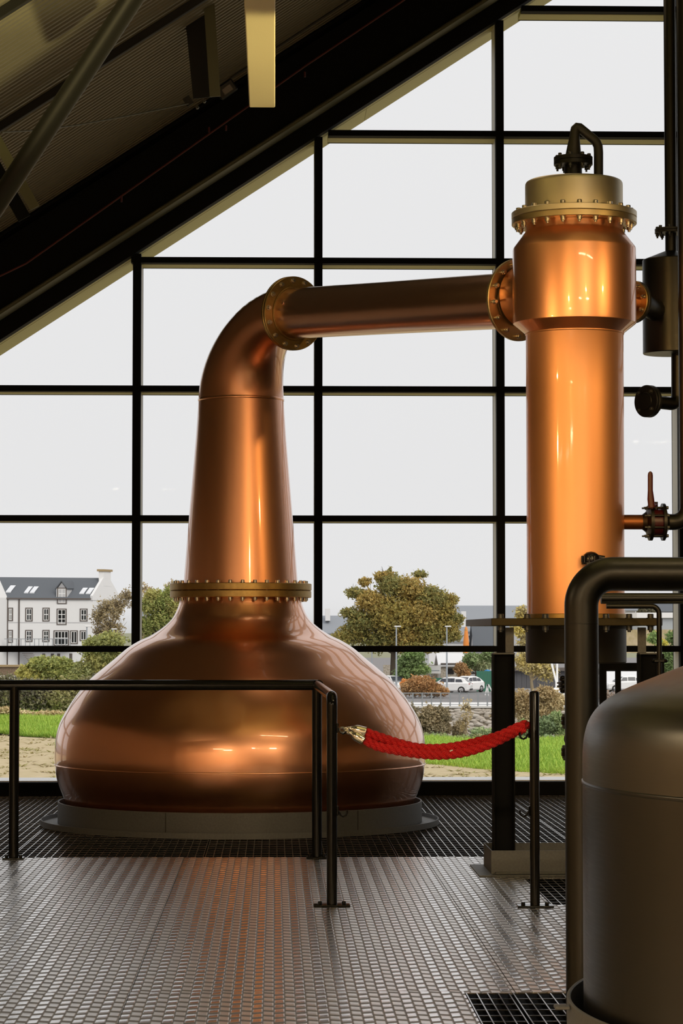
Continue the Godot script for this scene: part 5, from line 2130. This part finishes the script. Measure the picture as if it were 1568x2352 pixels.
func gable_block(called, label, x0, x1, yeave, yridge, ybase, d, deep, wallm, roofm, group := "", overhang := 0.3):
	# a house whose long side faces the viewer, its pitched roof running across
	var t := base(called)
	tag(t, label, "building", group)
	var p := at(x0, yeave, d)
	var q := at(x1, yeave, d)
	var yb := at(x0, ybase, d).y
	var yr := at(x0, yridge, d + deep * 0.5).y
	var b := MB.new()
	b.cuboid(Vector3(p.x, yb, -d), Vector3(q.x, p.y, -d - deep))
	for x in [p.x + 0.1, q.x - 0.1]:
		b.prism(PackedVector2Array([Vector2(0, p.y - 0.01), Vector2(deep, p.y - 0.01), Vector2(deep * 0.5, yr - 0.08)]), Transform3D(Basis(Vector3(0, 0, -1), Vector3.UP, Vector3(1, 0, 0)), Vector3(x, 0, -d)), 0.2)
	part("wall", b, wallm, t)
	b = MB.new()
	for s in [-1.0, 1.0]:
		var c := Vector3(0, yr, -d - deep * 0.5)
		var e := Vector3(0, p.y - 0.12, -d - deep * 0.5 - s * (deep * 0.5 + overhang))
		var xa := Vector3(p.x - overhang, 0, 0)
		var xb := Vector3(q.x + overhang, 0, 0)
		var dn := Vector3(0, -0.2, 0)
		b.quad(e + xa, e + xb, c + xb, c + xa, Vector3(0, 1, 0))
		b.quad(e + xa + dn, e + xb + dn, c + xb + dn, c + xa + dn, Vector3(0, -1, 0))
		b.quad(e + xa, e + xb, e + xb + dn, e + xa + dn, Vector3(0, 0, -s))
		for x in [xa, xb]:
			b.quad(e + x, c + x, c + x + dn, e + x + dn, Vector3(1 if x == xb else -1, 0, 0))
	part("roof", b, roofm, t)
	return t


func make_far_buildings() -> void:
	var t
	var b
	t = gable_block("grey_warehouse", "long building with a broad pale grey roof right of the big tree", 1060, 1218, 1447, 1391, 1530, 345, 16, M.grey_render, M.grey_roof)
	b = MB.new()
	slab_px(b, 1076, 1460, 1081, 1486, 344.9, 0.2)
	part("window", b, M.window_glass, t)
	b = MB.new()
	slab_px(b, 1126, 1423, 1132, 1434, 347, 2.0)
	part("dormer", b, M.window_trim, t)
	t = gable_block("grey_cottage", "steep dark grey roof standing in front of the broad pale roof", 1092, 1160, 1490, 1429, 1540, 322, 8, M.grey_render, M.slate)
	t = gable_block("grey_cottage", "low grey roofed cottage seen left of the big tree", 735, 800, 1452, 1414, 1530, 330, 9, M.grey_render, M.grey_roof)
	b = MB.new()
	slab_px(b, 747, 1398, 758, 1426, 332, 1.2)
	part("chimney", b, M.white_render, t)
	t = gable_block("grey_cottage", "grey roofed cottage with a white chimney behind the big tree's right side", 985, 1072, 1470, 1436, 1530, 318, 9, M.white_render, M.grey_roof)
	b = MB.new()
	slab_px(b, 1059, 1404, 1070, 1440, 322, 1.2)
	part("chimney", b, M.white_render, t)
	t = gable_block("grey_cottage", "grey roofed cottage half hidden behind the trees left of the still", 326, 372, 1450, 1402, 1520, 340, 9, M.sandstone, M.grey_roof)
	t = gable_block("white_roofed_lodge", "small stone lodge with a bright white roof behind the parked cars", 1012, 1064, 1524, 1500, 1562, 262, 6, M.rubble, M.pale_roof)
	b = MB.new()
	slab_px(b, 1027, 1535, 1042, 1548, 261.9, 0.15)
	part("window", b, M.window_glass, t)
	b = MB.new()
	slab_px(b, 1012, 1523, 1064, 1526, 261.6, 0.2)
	part("gutter", b, M.window_trim, t)
	# to the right of the condenser
	t = base("cladded_shed")
	tag(t, "long low shed with blue-grey cladding and a white roof edge at the right", "building")
	b = MB.new()
	slab_px(b, 1466, 1418, 1600, 1446, 340, 10)
	part("wall", b, M.lamp_grey, t)
	b = MB.new()
	slab_px(b, 1462, 1407, 1600, 1419, 339.5, 11)
	part("roof_edge", b, M.white_paint, t)
	t = gable_block("grey_tower_house", "tall pale grey house end between the condenser and the shed", 1436, 1459, 1398, 1378, 1450, 353, 6, M.grey_render, M.grey_roof)
	t = gable_block("grey_tower_house", "grey house with a dark roof behind the long shed", 1500, 1600, 1402, 1366, 1450, 365, 9, M.grey_render, M.slate)
	b = MB.new()
	slab_px(b, 1300, 1446, 1800, 1500, 338, 60)
	struct(part("far_slope", b, M.field, self), "tan slope below the shed")
	t = gable_block("white_cottage", "white cottage seen low between the uprights of the condenser frame", 1395, 1470, 1570, 1542, 1600, 250, 7, M.white_render, M.pale_roof)
	b = MB.new()
	slab_px(b, 1427, 1572, 1437, 1586, 249.9, 0.15)
	part("window", b, M.window_glass, t)
	# dark timber hut behind the white mast
	t = base("dark_hut")
	tag(t, "dark timber clad hut behind bare branches, left of the white poles", "hut")
	b = MB.new()
	for k in 13:
		slab_px(b, 1176 + k * 11, 1540, 1186.4 + k * 11, 1581, 232, 3)
	part("cladding", b, M.dark_cladding, t)
	b = MB.new()
	slab_px(b, 1170, 1534, 1322, 1541, 231.5, 4)
	part("roof", b, M.window_trim, t)


func lamp_post(px, ytop, ybase, d, label) -> void:
	var t := base("street_lamp")
	tag(t, label, "street lamp", "pale grey street lamps outside")
	var p := at(px, ybase, d)
	var q := at(px, ytop, d)
	var b := MB.new()
	b.tube([Vector3(p.x, p.y, -d), Vector3(p.x, lerpf(p.y, q.y, 0.25), -d), Vector3(p.x, q.y, -d)], [0.11, 0.085, 0.06], 12)
	part("pole", b, M.lamp_grey, t)
	b = MB.new()
	b.box(Transform3D(Basis(), Vector3(p.x + 0.12, q.y + 0.05, -d)), Vector3(0.62, 0.12, 0.28), 0.04)
	part("lamp_head", b, M.white_paint, t)


func wheel(parent, p: Vector3, r: float, ax: Vector3) -> void:
	var tr := axis_to(ax, p)
	var b := MB.new()
	b.lathe([Vector2(r * 0.62, -0.11), Vector2(r * 0.94, -0.11), Vector2(r, -0.07), Vector2(r, 0.07), Vector2(r * 0.94, 0.11), Vector2(r * 0.62, 0.11)], tr, 24, 0.9)
	var o = part("wheel", b, M.tyre, parent)
	b = MB.new()
	for k in 5:
		var f := TAU * k / 5.0
		b.bar(tr * Vector3(0, 0.09, 0), tr * Vector3(cos(f) * r * 0.64, 0.09, sin(f) * r * 0.64), 0.07, 0.03, ax)
		b.bar(tr * Vector3(0, -0.09, 0), tr * Vector3(cos(f) * r * 0.64, -0.09, sin(f) * r * 0.64), 0.07, 0.03, ax)
	part("rim", b, M.alloy, o)


func car(label, where: Vector3, turn: float, body_mat, s := 1.0) -> void:
	# a sport utility car, nose along local -x
	var t := base("car", where)
	tag(t, label, "car")
	t.rotation.y = turn
	t.scale = Vector3.ONE * s
	var b := MB.new()
	# cross sections along the length: x, half width low, half width at the belt, belt height, underside
	var lower := [[-2.20, 0.70, 0.72, 0.72, 0.34], [-2.05, 0.84, 0.84, 0.86, 0.24], [-1.4, 0.90, 0.90, 0.95, 0.22], [-0.9, 0.91, 0.91, 1.02, 0.22], [0.0, 0.92, 0.92, 1.05, 0.22], [1.2, 0.92, 0.92, 1.08, 0.22], [1.9, 0.89, 0.88, 1.08, 0.24], [2.15, 0.80, 0.80, 0.98, 0.32], [2.22, 0.74, 0.74, 0.80, 0.42]]
	var sec := []
	for q in lower:
		sec.append([Vector3(q[0], q[4], -q[1] * 0.9), Vector3(q[0], q[4] + 0.12, -q[1]), Vector3(q[0], q[3] - 0.1, -q[2]), Vector3(q[0], q[3], -q[2] * 0.9), Vector3(q[0], q[3], q[2] * 0.9), Vector3(q[0], q[3] - 0.1, q[2]), Vector3(q[0], q[4] + 0.12, q[1]), Vector3(q[0], q[4], q[1] * 0.9)])
	for i in sec.size() - 1:
		for k in 8:
			var k2 := (k + 1) % 8
			var m: Vector3 = (sec[i][k] + sec[i][k2]) * 0.5
			b.quad(sec[i][k], sec[i][k2], sec[i + 1][k2], sec[i + 1][k], Vector3(0, m.y - 0.62, m.z))
	for e in [0, sec.size() - 1]:
		var c := Vector3(lower[e][0], 0.6, 0)
		for k in 8: b.flat(c, sec[e][k], sec[e][(k + 1) % 8], Vector3(-1 if e == 0 else 1, 0, 0))
	# cabin
	var cab := [[-1.15, 0.80, 0.80, 1.04], [-0.45, 0.80, 0.68, 1.50], [0.2, 0.82, 0.68, 1.60], [1.0, 0.80, 0.66, 1.56], [1.6, 0.78, 0.62, 1.42], [2.12, 0.76, 0.70, 1.06]]
	var cs := []
	for q in cab:
		cs.append([Vector3(q[0], 1.02, -q[1]), Vector3(q[0], q[3] - 0.05, -q[2]), Vector3(q[0], q[3], -q[2] * 0.85), Vector3(q[0], q[3], q[2] * 0.85), Vector3(q[0], q[3] - 0.05, q[2]), Vector3(q[0], 1.02, q[1])])
	for i in cs.size() - 1:
		for k in 5:
			var m: Vector3 = (cs[i][k] + cs[i][k + 1]) * 0.5
			b.quad(cs[i][k], cs[i][k + 1], cs[i + 1][k + 1], cs[i + 1][k], Vector3(0, m.y - 1.0, m.z))
	part("body", b, body_mat, t)
	for sd in [-1.0, 1.0]:
		var g := MB.new()
		for q in [[-0.62, -0.1, 0.42], [-0.02, 0.72, 0.45], [0.80, 1.35, 0.34]]:
			var y1: float = 1.10 + q[2] * 0.80
			var a := Vector3(q[0] - (0.15 if q[0] < -0.5 else 0.0), 1.10, sd * 0.805)
			var c := Vector3(q[1] + (0.15 if q[0] > 0.5 else 0.0), 1.10, sd * 0.805)
			g.quad(a, c, Vector3(q[1], y1, sd * 0.725), Vector3(q[0] + (0.1 if q[0] < -0.5 else 0.0), y1, sd * 0.725), Vector3(0, 0.2, sd))
		part("side_window", g, M.car_glass, t)
	var rg := MB.new()
	rg.quad(Vector3(2.06, 1.13, -0.64), Vector3(2.06, 1.13, 0.64), Vector3(1.68, 1.40, 0.56), Vector3(1.68, 1.40, -0.56), Vector3(1, 0.6, 0))
	part("rear_window", rg, M.car_glass, t)
	var ws := MB.new()
	ws.quad(Vector3(-1.14, 1.08, -0.70), Vector3(-1.14, 1.08, 0.70), Vector3(-0.50, 1.49, 0.60), Vector3(-0.50, 1.49, -0.60), Vector3(-1, 0.8, 0))
	part("windscreen", ws, M.car_glass, t)
	for sd in [-1, 1]:
		var tl := MB.new()
		tl.box(Transform3D(Basis(), Vector3(2.12, 0.92, sd * 0.68)), Vector3(0.16, 0.10, 0.28), 0.03)
		part("tail_light", tl, M.tail_red, t)
	var bp := MB.new()
	bp.box(Transform3D(Basis(), Vector3(2.16, 0.42, 0)), Vector3(0.14, 0.18, 1.5), 0.04)
	part("bumper", bp, M.tyre, t)
	for x in [-1.38, 1.38]:
		for z in [-0.83, 0.83]:
			wheel(t, Vector3(x, 0.35, z), 0.35, Vector3(0, 0, 1))


func make_car_park() -> void:
	var d := 238.0
	var c := at(1030, 1590, d)
	car("white sport utility car seen from the side, parked behind the orange bush", Vector3(c.x, TERRACE, -d), -0.25, M.car_white)
	c = at(1074, 1590, 240)
	car("white sport utility car seen from behind, parked nearest the green hoarding", Vector3(c.x, TERRACE, -242.0), 0.95, M.car_white)
	c = at(906, 1580, 244)
	car("pale car half hidden behind the street lamp and the still's shoulder", Vector3(c.x, TERRACE, -246.0), 2.0, M.car_white)
	c = at(938, 1580, 250)
	car("white car mostly hidden behind the orange-brown bush", Vector3(c.x, TERRACE, -252.0), 0.1, M.car_white)
	c = at(1450, 1585, 240)
	car("white car glimpsed low between the condenser frame's uprights", Vector3(c.x, TERRACE, -244.0), 0.2, M.car_white)
	lamp_post(910, 1440, 1590, 228, "pale grey street lamp directly in front of the big tree's trunk")
	lamp_post(1026, 1440, 1590, 236, "pale grey street lamp in front of the white roofed lodge")
	lamp_post(854, 1490, 1570, 250, "short pale lamp post just right of the still's shoulder")
	lamp_post(199, 1440, 1540, 240, "pale grey street lamp in front of the white house's right end")
	lamp_post(259, 1446, 1510, 262, "pale grey street lamp between the white house and the black mullion")
	# green hoarding of upright boards, and what stands by it
	var t := base("green_hoarding")
	tag(t, "tall green board hoarding beside the parked white cars", "hoarding")
	for k in 9:
		var b := MB.new()
		slab_px(b, 1094 + k * 5.0, 1541 + (k % 2) * 0.5, 1098.7 + k * 5.0, 1589, 246, 0.06)
		part("board", b, M.green_hoarding, t)
	var b := MB.new()
	slab_px(b, 955, 1557, 1094, 1572, 247, 0.06)
	part("low_panel", b, M.green_hoarding, t)
	b = MB.new()
	var bc := at(1119, 1544, 247.6)
	b.ball(bc, Vector3(px2m(9, 246), px2m(6, 246), 0.6), 14, 8)
	b.box(Transform3D(Basis(Vector3(0, 0, 1), -0.3), bc + Vector3(0.25, -0.2, 0.1)), Vector3(0.35, 0.5, 0.5), 0.1)
	tag(part("blue_tarpaulin", b, M.blue_tarp, self), "bright blue tarpaulin heap showing above the green hoarding", "tarpaulin")
	t = base("sign_board")
	tag(t, "plain white sign board with a grey line beside the lodge", "sign")
	b = MB.new()
	slab_px(b, 984, 1528.5, 1012, 1547, 256, 0.08)
	part("board", b, M.white_paint, t)
	b = MB.new()
	slab_px(b, 987, 1539, 1009, 1541, 255.97, 0.03)
	part("line", b, M.lamp_grey, t)
	b = MB.new()
	for x in [987, 1008]: slab_px(b, x, 1547, x + 1.5, 1588, 256, 0.06)
	part("leg", b, M.lamp_grey, t)
	b = MB.new()
	slab_px(b, 880, 1527, 1010, 1561, 268, 0.4)
	struct(part("wall_garden", b, M.rubble, self), "pale stone garden wall behind the cars")
	# orange furled parasol
	t = base("orange_parasol")
	tag(t, "tall furled orange parasol in front of the pale grey roof", "parasol")
	var pp := at(1070, 1437, 300)
	var pq := at(1070, 1500, 300)
	b = MB.new()
	b.lathe([Vector2(px2m(7.5, 300), pq.y - pp.y), Vector2(px2m(6.5, 300), (pq.y - pp.y) * 0.6), Vector2(px2m(3.5, 300), -0.4), Vector2(0, 0)], Transform3D(Basis(), pp), 12, 0.5)
	part("cloth", b, M.orange_cloth, t)
	b = MB.new()
	b.tube([Vector3(pq.x, -5, pq.z), pp], 0.05, 8)
	part("pole", b, M.lamp_grey, t)
	# white trestle barrier
	t = base("white_trestle")
	tag(t, "small white trestle standing at the foot of the green hoarding", "trestle")
	b = MB.new()
	for q in [[1119, 1572, 1121, 1598], [1121, 1572, 1131, 1590], [1119, 1572, 1114, 1597]]:
		b.bar(at(q[0], q[1], 222), at(q[2], q[3], 222), 0.12, 0.12)
	part("leg", b, M.white_paint, t)
	# white poles and a moored white buoy-like tank
	t = base("white_mast")
	tag(t, "pair of leaning white poles meeting low beside the drain pipe", "mast")
	for q in [[1264, 1515, 1277, 1566], [1279, 1515, 1279, 1566]]:
		b = MB.new()
		b.tube([at(q[0], q[1], 205), at(q[2], q[3], 205), Vector3(at(q[2], q[3], 205).x, TERRACE, -205)], 0.085, 10)
		part("pole", b, M.white_paint, t)
	t = base("white_tank")
	tag(t, "white rounded container under the leaning white poles", "container")
	var wp := at(1275, 1601, 203)
	b = MB.new()
	b.lathe([Vector2(0, 1.35), Vector2(0.25, 1.33), Vector2(0.36, 1.2), Vector2(0.36, 1.02), Vector2(0.30, 0.95), Vector2(0.36, 0.8), Vector2(0.38, 0.1), Vector2(0.34, 0.0)], Transform3D(Basis(), Vector3(wp.x, TERRACE, -203)), 24, 0.6)
	part("body", b, M.white_paint, t)
	b = MB.new()
	b.lathe([Vector2(0.16, 1.15), Vector2(0.40, 0.1), Vector2(0.40, 0.0)], Transform3D(Basis(), Vector3(wp.x + 0.62, TERRACE, -203.3)), 20, 0.6)
	part("cone", b, M.white_paint, t)


func on_terrace(px, d) -> Vector3:
	var p := at(px, 1500, d)
	return Vector3(p.x, TERRACE, -d)


func make_plants() -> void:
	var autumn := [Color(0.24, 0.21, 0.035), Color(0.33, 0.25, 0.04), Color(0.15, 0.16, 0.03), Color(0.40, 0.27, 0.06), Color(0.20, 0.20, 0.05)]
	var olive := [Color(0.30, 0.30, 0.06), Color(0.22, 0.26, 0.06), Color(0.40, 0.36, 0.08)]
	var green := [Color(0.13, 0.22, 0.05), Color(0.20, 0.30, 0.08), Color(0.09, 0.15, 0.04)]
	var dark := [Color(0.10, 0.10, 0.045), Color(0.16, 0.15, 0.06), Color(0.07, 0.065, 0.04)]
	var rust := [Color(0.34, 0.17, 0.05), Color(0.42, 0.24, 0.08), Color(0.28, 0.16, 0.06)]
	var straw := [Color(0.42, 0.33, 0.16), Color(0.34, 0.24, 0.11), Color(0.50, 0.42, 0.24)]
	# the big tree
	plant("broad_tree", "broad round tree in olive autumn leaf behind the street lamps", "tree", "", on_terrace(905, 252), [
		[905, 1415, 60, 45], [850, 1382, 34, 26], [900, 1345, 34, 24], [935, 1352, 38, 26], [985, 1372, 40, 26], [1015, 1405, 32, 26], [1035, 1378, 16, 14], [830, 1430, 32, 24], [805, 1408, 26, 12], [815, 1455, 36, 24],
		[870, 1470, 40, 26], [930, 1465, 44, 26], [985, 1455, 44, 28], [1025, 1440, 30, 22], [1048, 1422, 18, 12], [960, 1408, 46, 34], [815, 1362, 22, 12], [838, 1337, 14, 10], [882, 1322, 22, 10], [965, 1318, 16, 8], [780, 1470, 26, 18], [955, 1485, 60, 16], [1040, 1462, 20, 12], [868, 1325, 8, 12], [895, 1312, 5, 10]], 252, 26000, 0.22, autumn, 0.55, 240)
	plant("small_conifer", "dark green spreading tree below the big tree's crown", "tree", "", on_terrace(945, 246), [[945, 1520, 30, 14], [960, 1538, 26, 10], [930, 1545, 24, 12], [950, 1505, 22, 10]], 246, 2550, 0.26, green, 0.16)
	plant("small_tree", "green leafy tree above the green hoarding", "tree", "", on_terrace(1095, 256), [[1085, 1515, 22, 14], [1105, 1525, 22, 16], [1120, 1508, 18, 12], [1070, 1535, 12, 10]], 256, 2890, 0.24, [Color(0.20, 0.27, 0.09), Color(0.12, 0.20, 0.06), Color(0.36, 0.38, 0.22)], 0.14, 20)
	plant("small_tree", "brownish young tree in front of the white roofed lodge", "tree", "", on_terrace(1060, 250), [[1058, 1535, 14, 12], [1066, 1548, 14, 12]], 250, 1020, 0.22, rust, 0.1, 14)
	plant("rust_bush", "round orange-brown bush in front of the parked white cars", "bush", "", on_terrace(968, 222), [[968, 1575, 34, 20], [945, 1580, 24, 16], [1000, 1585, 24, 12], [1010, 1590, 20, 8]], 222, 4420, 0.19, rust)
	plant("orange_bush", "bright orange bush at the left of the rust coloured one", "bush", "", on_terrace(932, 226), [[932, 1571, 12, 9]], 226, 510, 0.19, [Color(0.65, 0.30, 0.06), Color(0.55, 0.28, 0.08)])
	# left of the still
	plant("bare_tree", "bare brown tree in front of the white house's gable", "tree", "", on_terrace(246, 268), [[246, 1405, 26, 32], [228, 1420, 20, 26], [268, 1395, 24, 30], [290, 1375, 18, 26], [255, 1450, 34, 26], [225, 1455, 14, 18]], 268, 1300, 0.20, [Color(0.24, 0.19, 0.10), Color(0.30, 0.24, 0.12), Color(0.34, 0.26, 0.12)], 0.3, 750, M.pale_twig)
	plant("green_tree", "green and yellow tree between the black mullion and the still's neck", "tree", "", on_terrace(365, 290), [[352, 1372, 22, 18], [378, 1382, 28, 24], [345, 1392, 24, 18], [400, 1395, 22, 26], [392, 1365, 16, 18], [372, 1425, 40, 22], [335, 1440, 24, 22], [400, 1430, 22, 24]], 290, 5780, 0.27, [Color(0.28, 0.30, 0.07), Color(0.20, 0.25, 0.05), Color(0.38, 0.34, 0.10)], 0.3, 60)
	plant("bare_tree", "thin leafless tree rising behind the neck flange's left end", "tree", "", on_terrace(402, 310), [[402, 1345, 16, 18], [390, 1352, 14, 14], [412, 1350, 10, 16]], 310, 102, 0.21, straw, 0.25, 120, M.pale_twig)
	plant("bare_tree", "wispy leafless tree just right of the left black mullion", "tree", "", on_terrace(332, 315), [[332, 1355, 12, 20], [345, 1360, 12, 14]], 315, 102, 0.21, straw, 0.25, 70, M.pale_twig)
	plant("yellow_bush", "big yellow-green willow bush below the white house", "bush", "", Vector3(at(110, 1600, 205).x, -6, -205), [[110, 1545, 50, 28], [75, 1552, 34, 24], [150, 1552, 34, 26], [100, 1525, 30, 14], [135, 1525, 24, 14], [60, 1575, 24, 20], [160, 1530, 14, 10]], 205, 8840, 0.25, olive)
	plant("yellow_bush", "olive bush against the left side of the still's shoulder", "bush", "", Vector3(at(200, 1600, 203).x, -6, -203), [[200, 1545, 30, 24], [225, 1525, 30, 26], [250, 1510, 28, 22], [185, 1560, 24, 18], [215, 1490, 24, 24], [255, 1475, 30, 20]], 203, 7140, 0.25, [Color(0.26, 0.28, 0.08), Color(0.20, 0.22, 0.07), Color(0.33, 0.30, 0.08)])
	plant("dark_hedge", "dark brown-green thicket above the grass bank on the left", "hedge", "", Vector3(at(110, 1650, 192).x, -6, -192), [[60, 1600, 36, 36], [100, 1605, 40, 38], [150, 1605, 40, 38], [195, 1600, 36, 36], [230, 1590, 36, 34], [10, 1595, 34, 40], [-30, 1590, 34, 40]], 192, 14450, 0.24, [Color(0.22, 0.21, 0.08), Color(0.14, 0.13, 0.07), Color(0.28, 0.25, 0.09), Color(0.08, 0.07, 0.05)], 0.0, 90)
	plant("pale_weeds", "pale dry weeds along the foot of the dark thicket", "weeds", "", Vector3(at(110, 1650, 178).x, -5, -178), [[110, 1640, 36, 6], [60, 1638, 16, 5], [140, 1642, 20, 5], [18, 1632, 26, 8]], 178, 1190, 0.19, straw)
	plant("dark_hedge", "dark thicket beyond the left edge of the view", "hedge", "", Vector3(at(-300, 1650, 196).x, -6, -196), [[-90, 1590, 40, 40], [-170, 1595, 46, 40], [-260, 1590, 50, 42], [-350, 1595, 50, 40], [-450, 1590, 56, 42]], 196, 6000, 0.26, [Color(0.22, 0.21, 0.08), Color(0.14, 0.13, 0.07), Color(0.28, 0.25, 0.09)])
	plant("green_tree", "green tree beyond the left edge of the view", "tree", "", on_terrace(-330, 290), [[-330, 1420, 60, 50], [-390, 1450, 50, 40], [-270, 1450, 50, 40], [-340, 1360, 40, 40]], 290, 4000, 0.30, green, 0.3)
	# right of the still
	plant("brown_shrub", "brown twiggy shrubs growing over the river wall, nearest the still", "shrub", "", Vector3(at(1000, 1690, 190).x, -7, -190), [[985, 1650, 22, 26], [965, 1668, 20, 22], [1010, 1645, 22, 20], [1005, 1675, 26, 18], [1055, 1680, 16, 22], [940, 1650, 20, 30]], 190, 4420, 0.21, [Color(0.25, 0.20, 0.11), Color(0.18, 0.15, 0.08), Color(0.32, 0.25, 0.14)], 0.0, 120, M.pale_twig)
	plant("green_weeds", "grey-green weeds along the crest of the bank right of the still", "weeds", "", Vector3(at(1030, 1700, 172).x, -5.5, -172), [[1000, 1697, 34, 10], [1060, 1700, 34, 9], [1110, 1690, 30, 16], [970, 1695, 20, 9]], 172, 2550, 0.19, [Color(0.22, 0.29, 0.14), Color(0.18, 0.24, 0.11), Color(0.32, 0.36, 0.14)])
	plant("bare_shrub", "tall thin bare shrub in front of the river wall", "shrub", "", Vector3(at(1068, 1690, 188).x, -7, -188), [[1070, 1630, 14, 30], [1066, 1660, 12, 20]], 188, 102, 0.18, straw, 0.0, 80, M.pale_twig)
	plant("yellow_tree", "tangled yellow-leaved tree between the frame's left post and the condenser", "tree", "", on_terrace(1225, 214), [[1205, 1520, 26, 26], [1240, 1535, 26, 22], [1215, 1480, 26, 30], [1195, 1440, 20, 26], [1200, 1410, 18, 18], [1260, 1545, 20, 18], [1230, 1440, 30, 30]], 214, 2550, 0.21, [Color(0.40, 0.33, 0.14), Color(0.30, 0.25, 0.12), Color(0.58, 0.48, 0.10)], 0.2, 420, M.pale_twig)
	plant("straw_shrub", "straw coloured scrub round the black post's rounded top", "shrub", "", Vector3(at(1235, 1640, 186).x, -6, -186), [[1200, 1610, 24, 26], [1245, 1622, 30, 26], [1275, 1612, 24, 24], [1210, 1640, 26, 18], [1160, 1630, 26, 24], [1250, 1590, 24, 14]], 186, 3910, 0.19, straw, 0.0, 260, M.pale_twig)
	plant("green_bush", "mid green bushes behind the black post, above the bank", "bush", "", Vector3(at(1250, 1690, 168).x, -6, -168), [[1205, 1675, 22, 18], [1200, 1690, 20, 14], [1255, 1665, 24, 18], [1245, 1682, 22, 18], [1275, 1650, 14, 14], [1290, 1680, 16, 20]], 168, 4420, 0.19, [Color(0.17, 0.25, 0.10), Color(0.12, 0.18, 0.08), Color(0.24, 0.31, 0.12)])
	plant("low_bush", "low rounded blue-green bush on the bank's crest", "bush", "", Vector3(at(1262, 1708, 160).x, -5.5, -160), [[1262, 1702, 16, 10], [1278, 1704, 12, 8]], 160, 1020, 0.16, [Color(0.17, 0.25, 0.16), Color(0.22, 0.30, 0.14)])
	plant("green_bush", "green bush low at the right, seen past the small bore tube", "bush", "", on_terrace(1540, 230), [[1540, 1520, 26, 26], [1548, 1465, 18, 16], [1545, 1545, 24, 20], [1500, 1465, 14, 12]], 230, 2890, 0.22, green)
	plant("yellow_bush", "bright yellow bush seen above the transom beside the right bracket", "bush", "", on_terrace(1500, 280), [[1502, 1466, 14, 12], [1520, 1478, 14, 8]], 280, 850, 0.22, [Color(0.60, 0.52, 0.06), Color(0.45, 0.42, 0.08)])
	plant("far_tree", "far grey-green trees over the long shed's white roof edge", "tree", "", on_terrace(1500, 358), [[1490, 1402, 20, 8], [1475, 1404, 12, 6]], 358, 850, 0.30, dark)
	plant("brown_hedge", "brown hedge seen low between the frame's thin uprights", "hedge", "", on_terrace(1410, 220), [[1400, 1610, 24, 18], [1440, 1605, 24, 18], [1380, 1605, 20, 20]], 220, 1870, 0.21, [Color(0.26, 0.20, 0.16), Color(0.34, 0.27, 0.22)])


func settle() -> void:
	# put the root of every thing at its base, its parts where they are
	for o in get_children():
		if o.get_class() != "Node3D" or o.position != Vector3.ZERO: continue
		var bx := AABB()
		var first := true
		for k in o.find_children("*", "MeshInstance3D", true, false):
			var t: Transform3D = k.transform
			var p = k.get_parent()
			while p != o:
				t = p.transform * t
				p = p.get_parent()
			var q: AABB = t * k.get_aabb()
			bx = q if first else bx.merge(q)
			first = false
		if first: continue
		var c := bx.get_center()
		var at_base := Vector3(c.x, bx.position.y, c.z)
		o.position = at_base
		for k in o.get_children(): k.position -= at_base
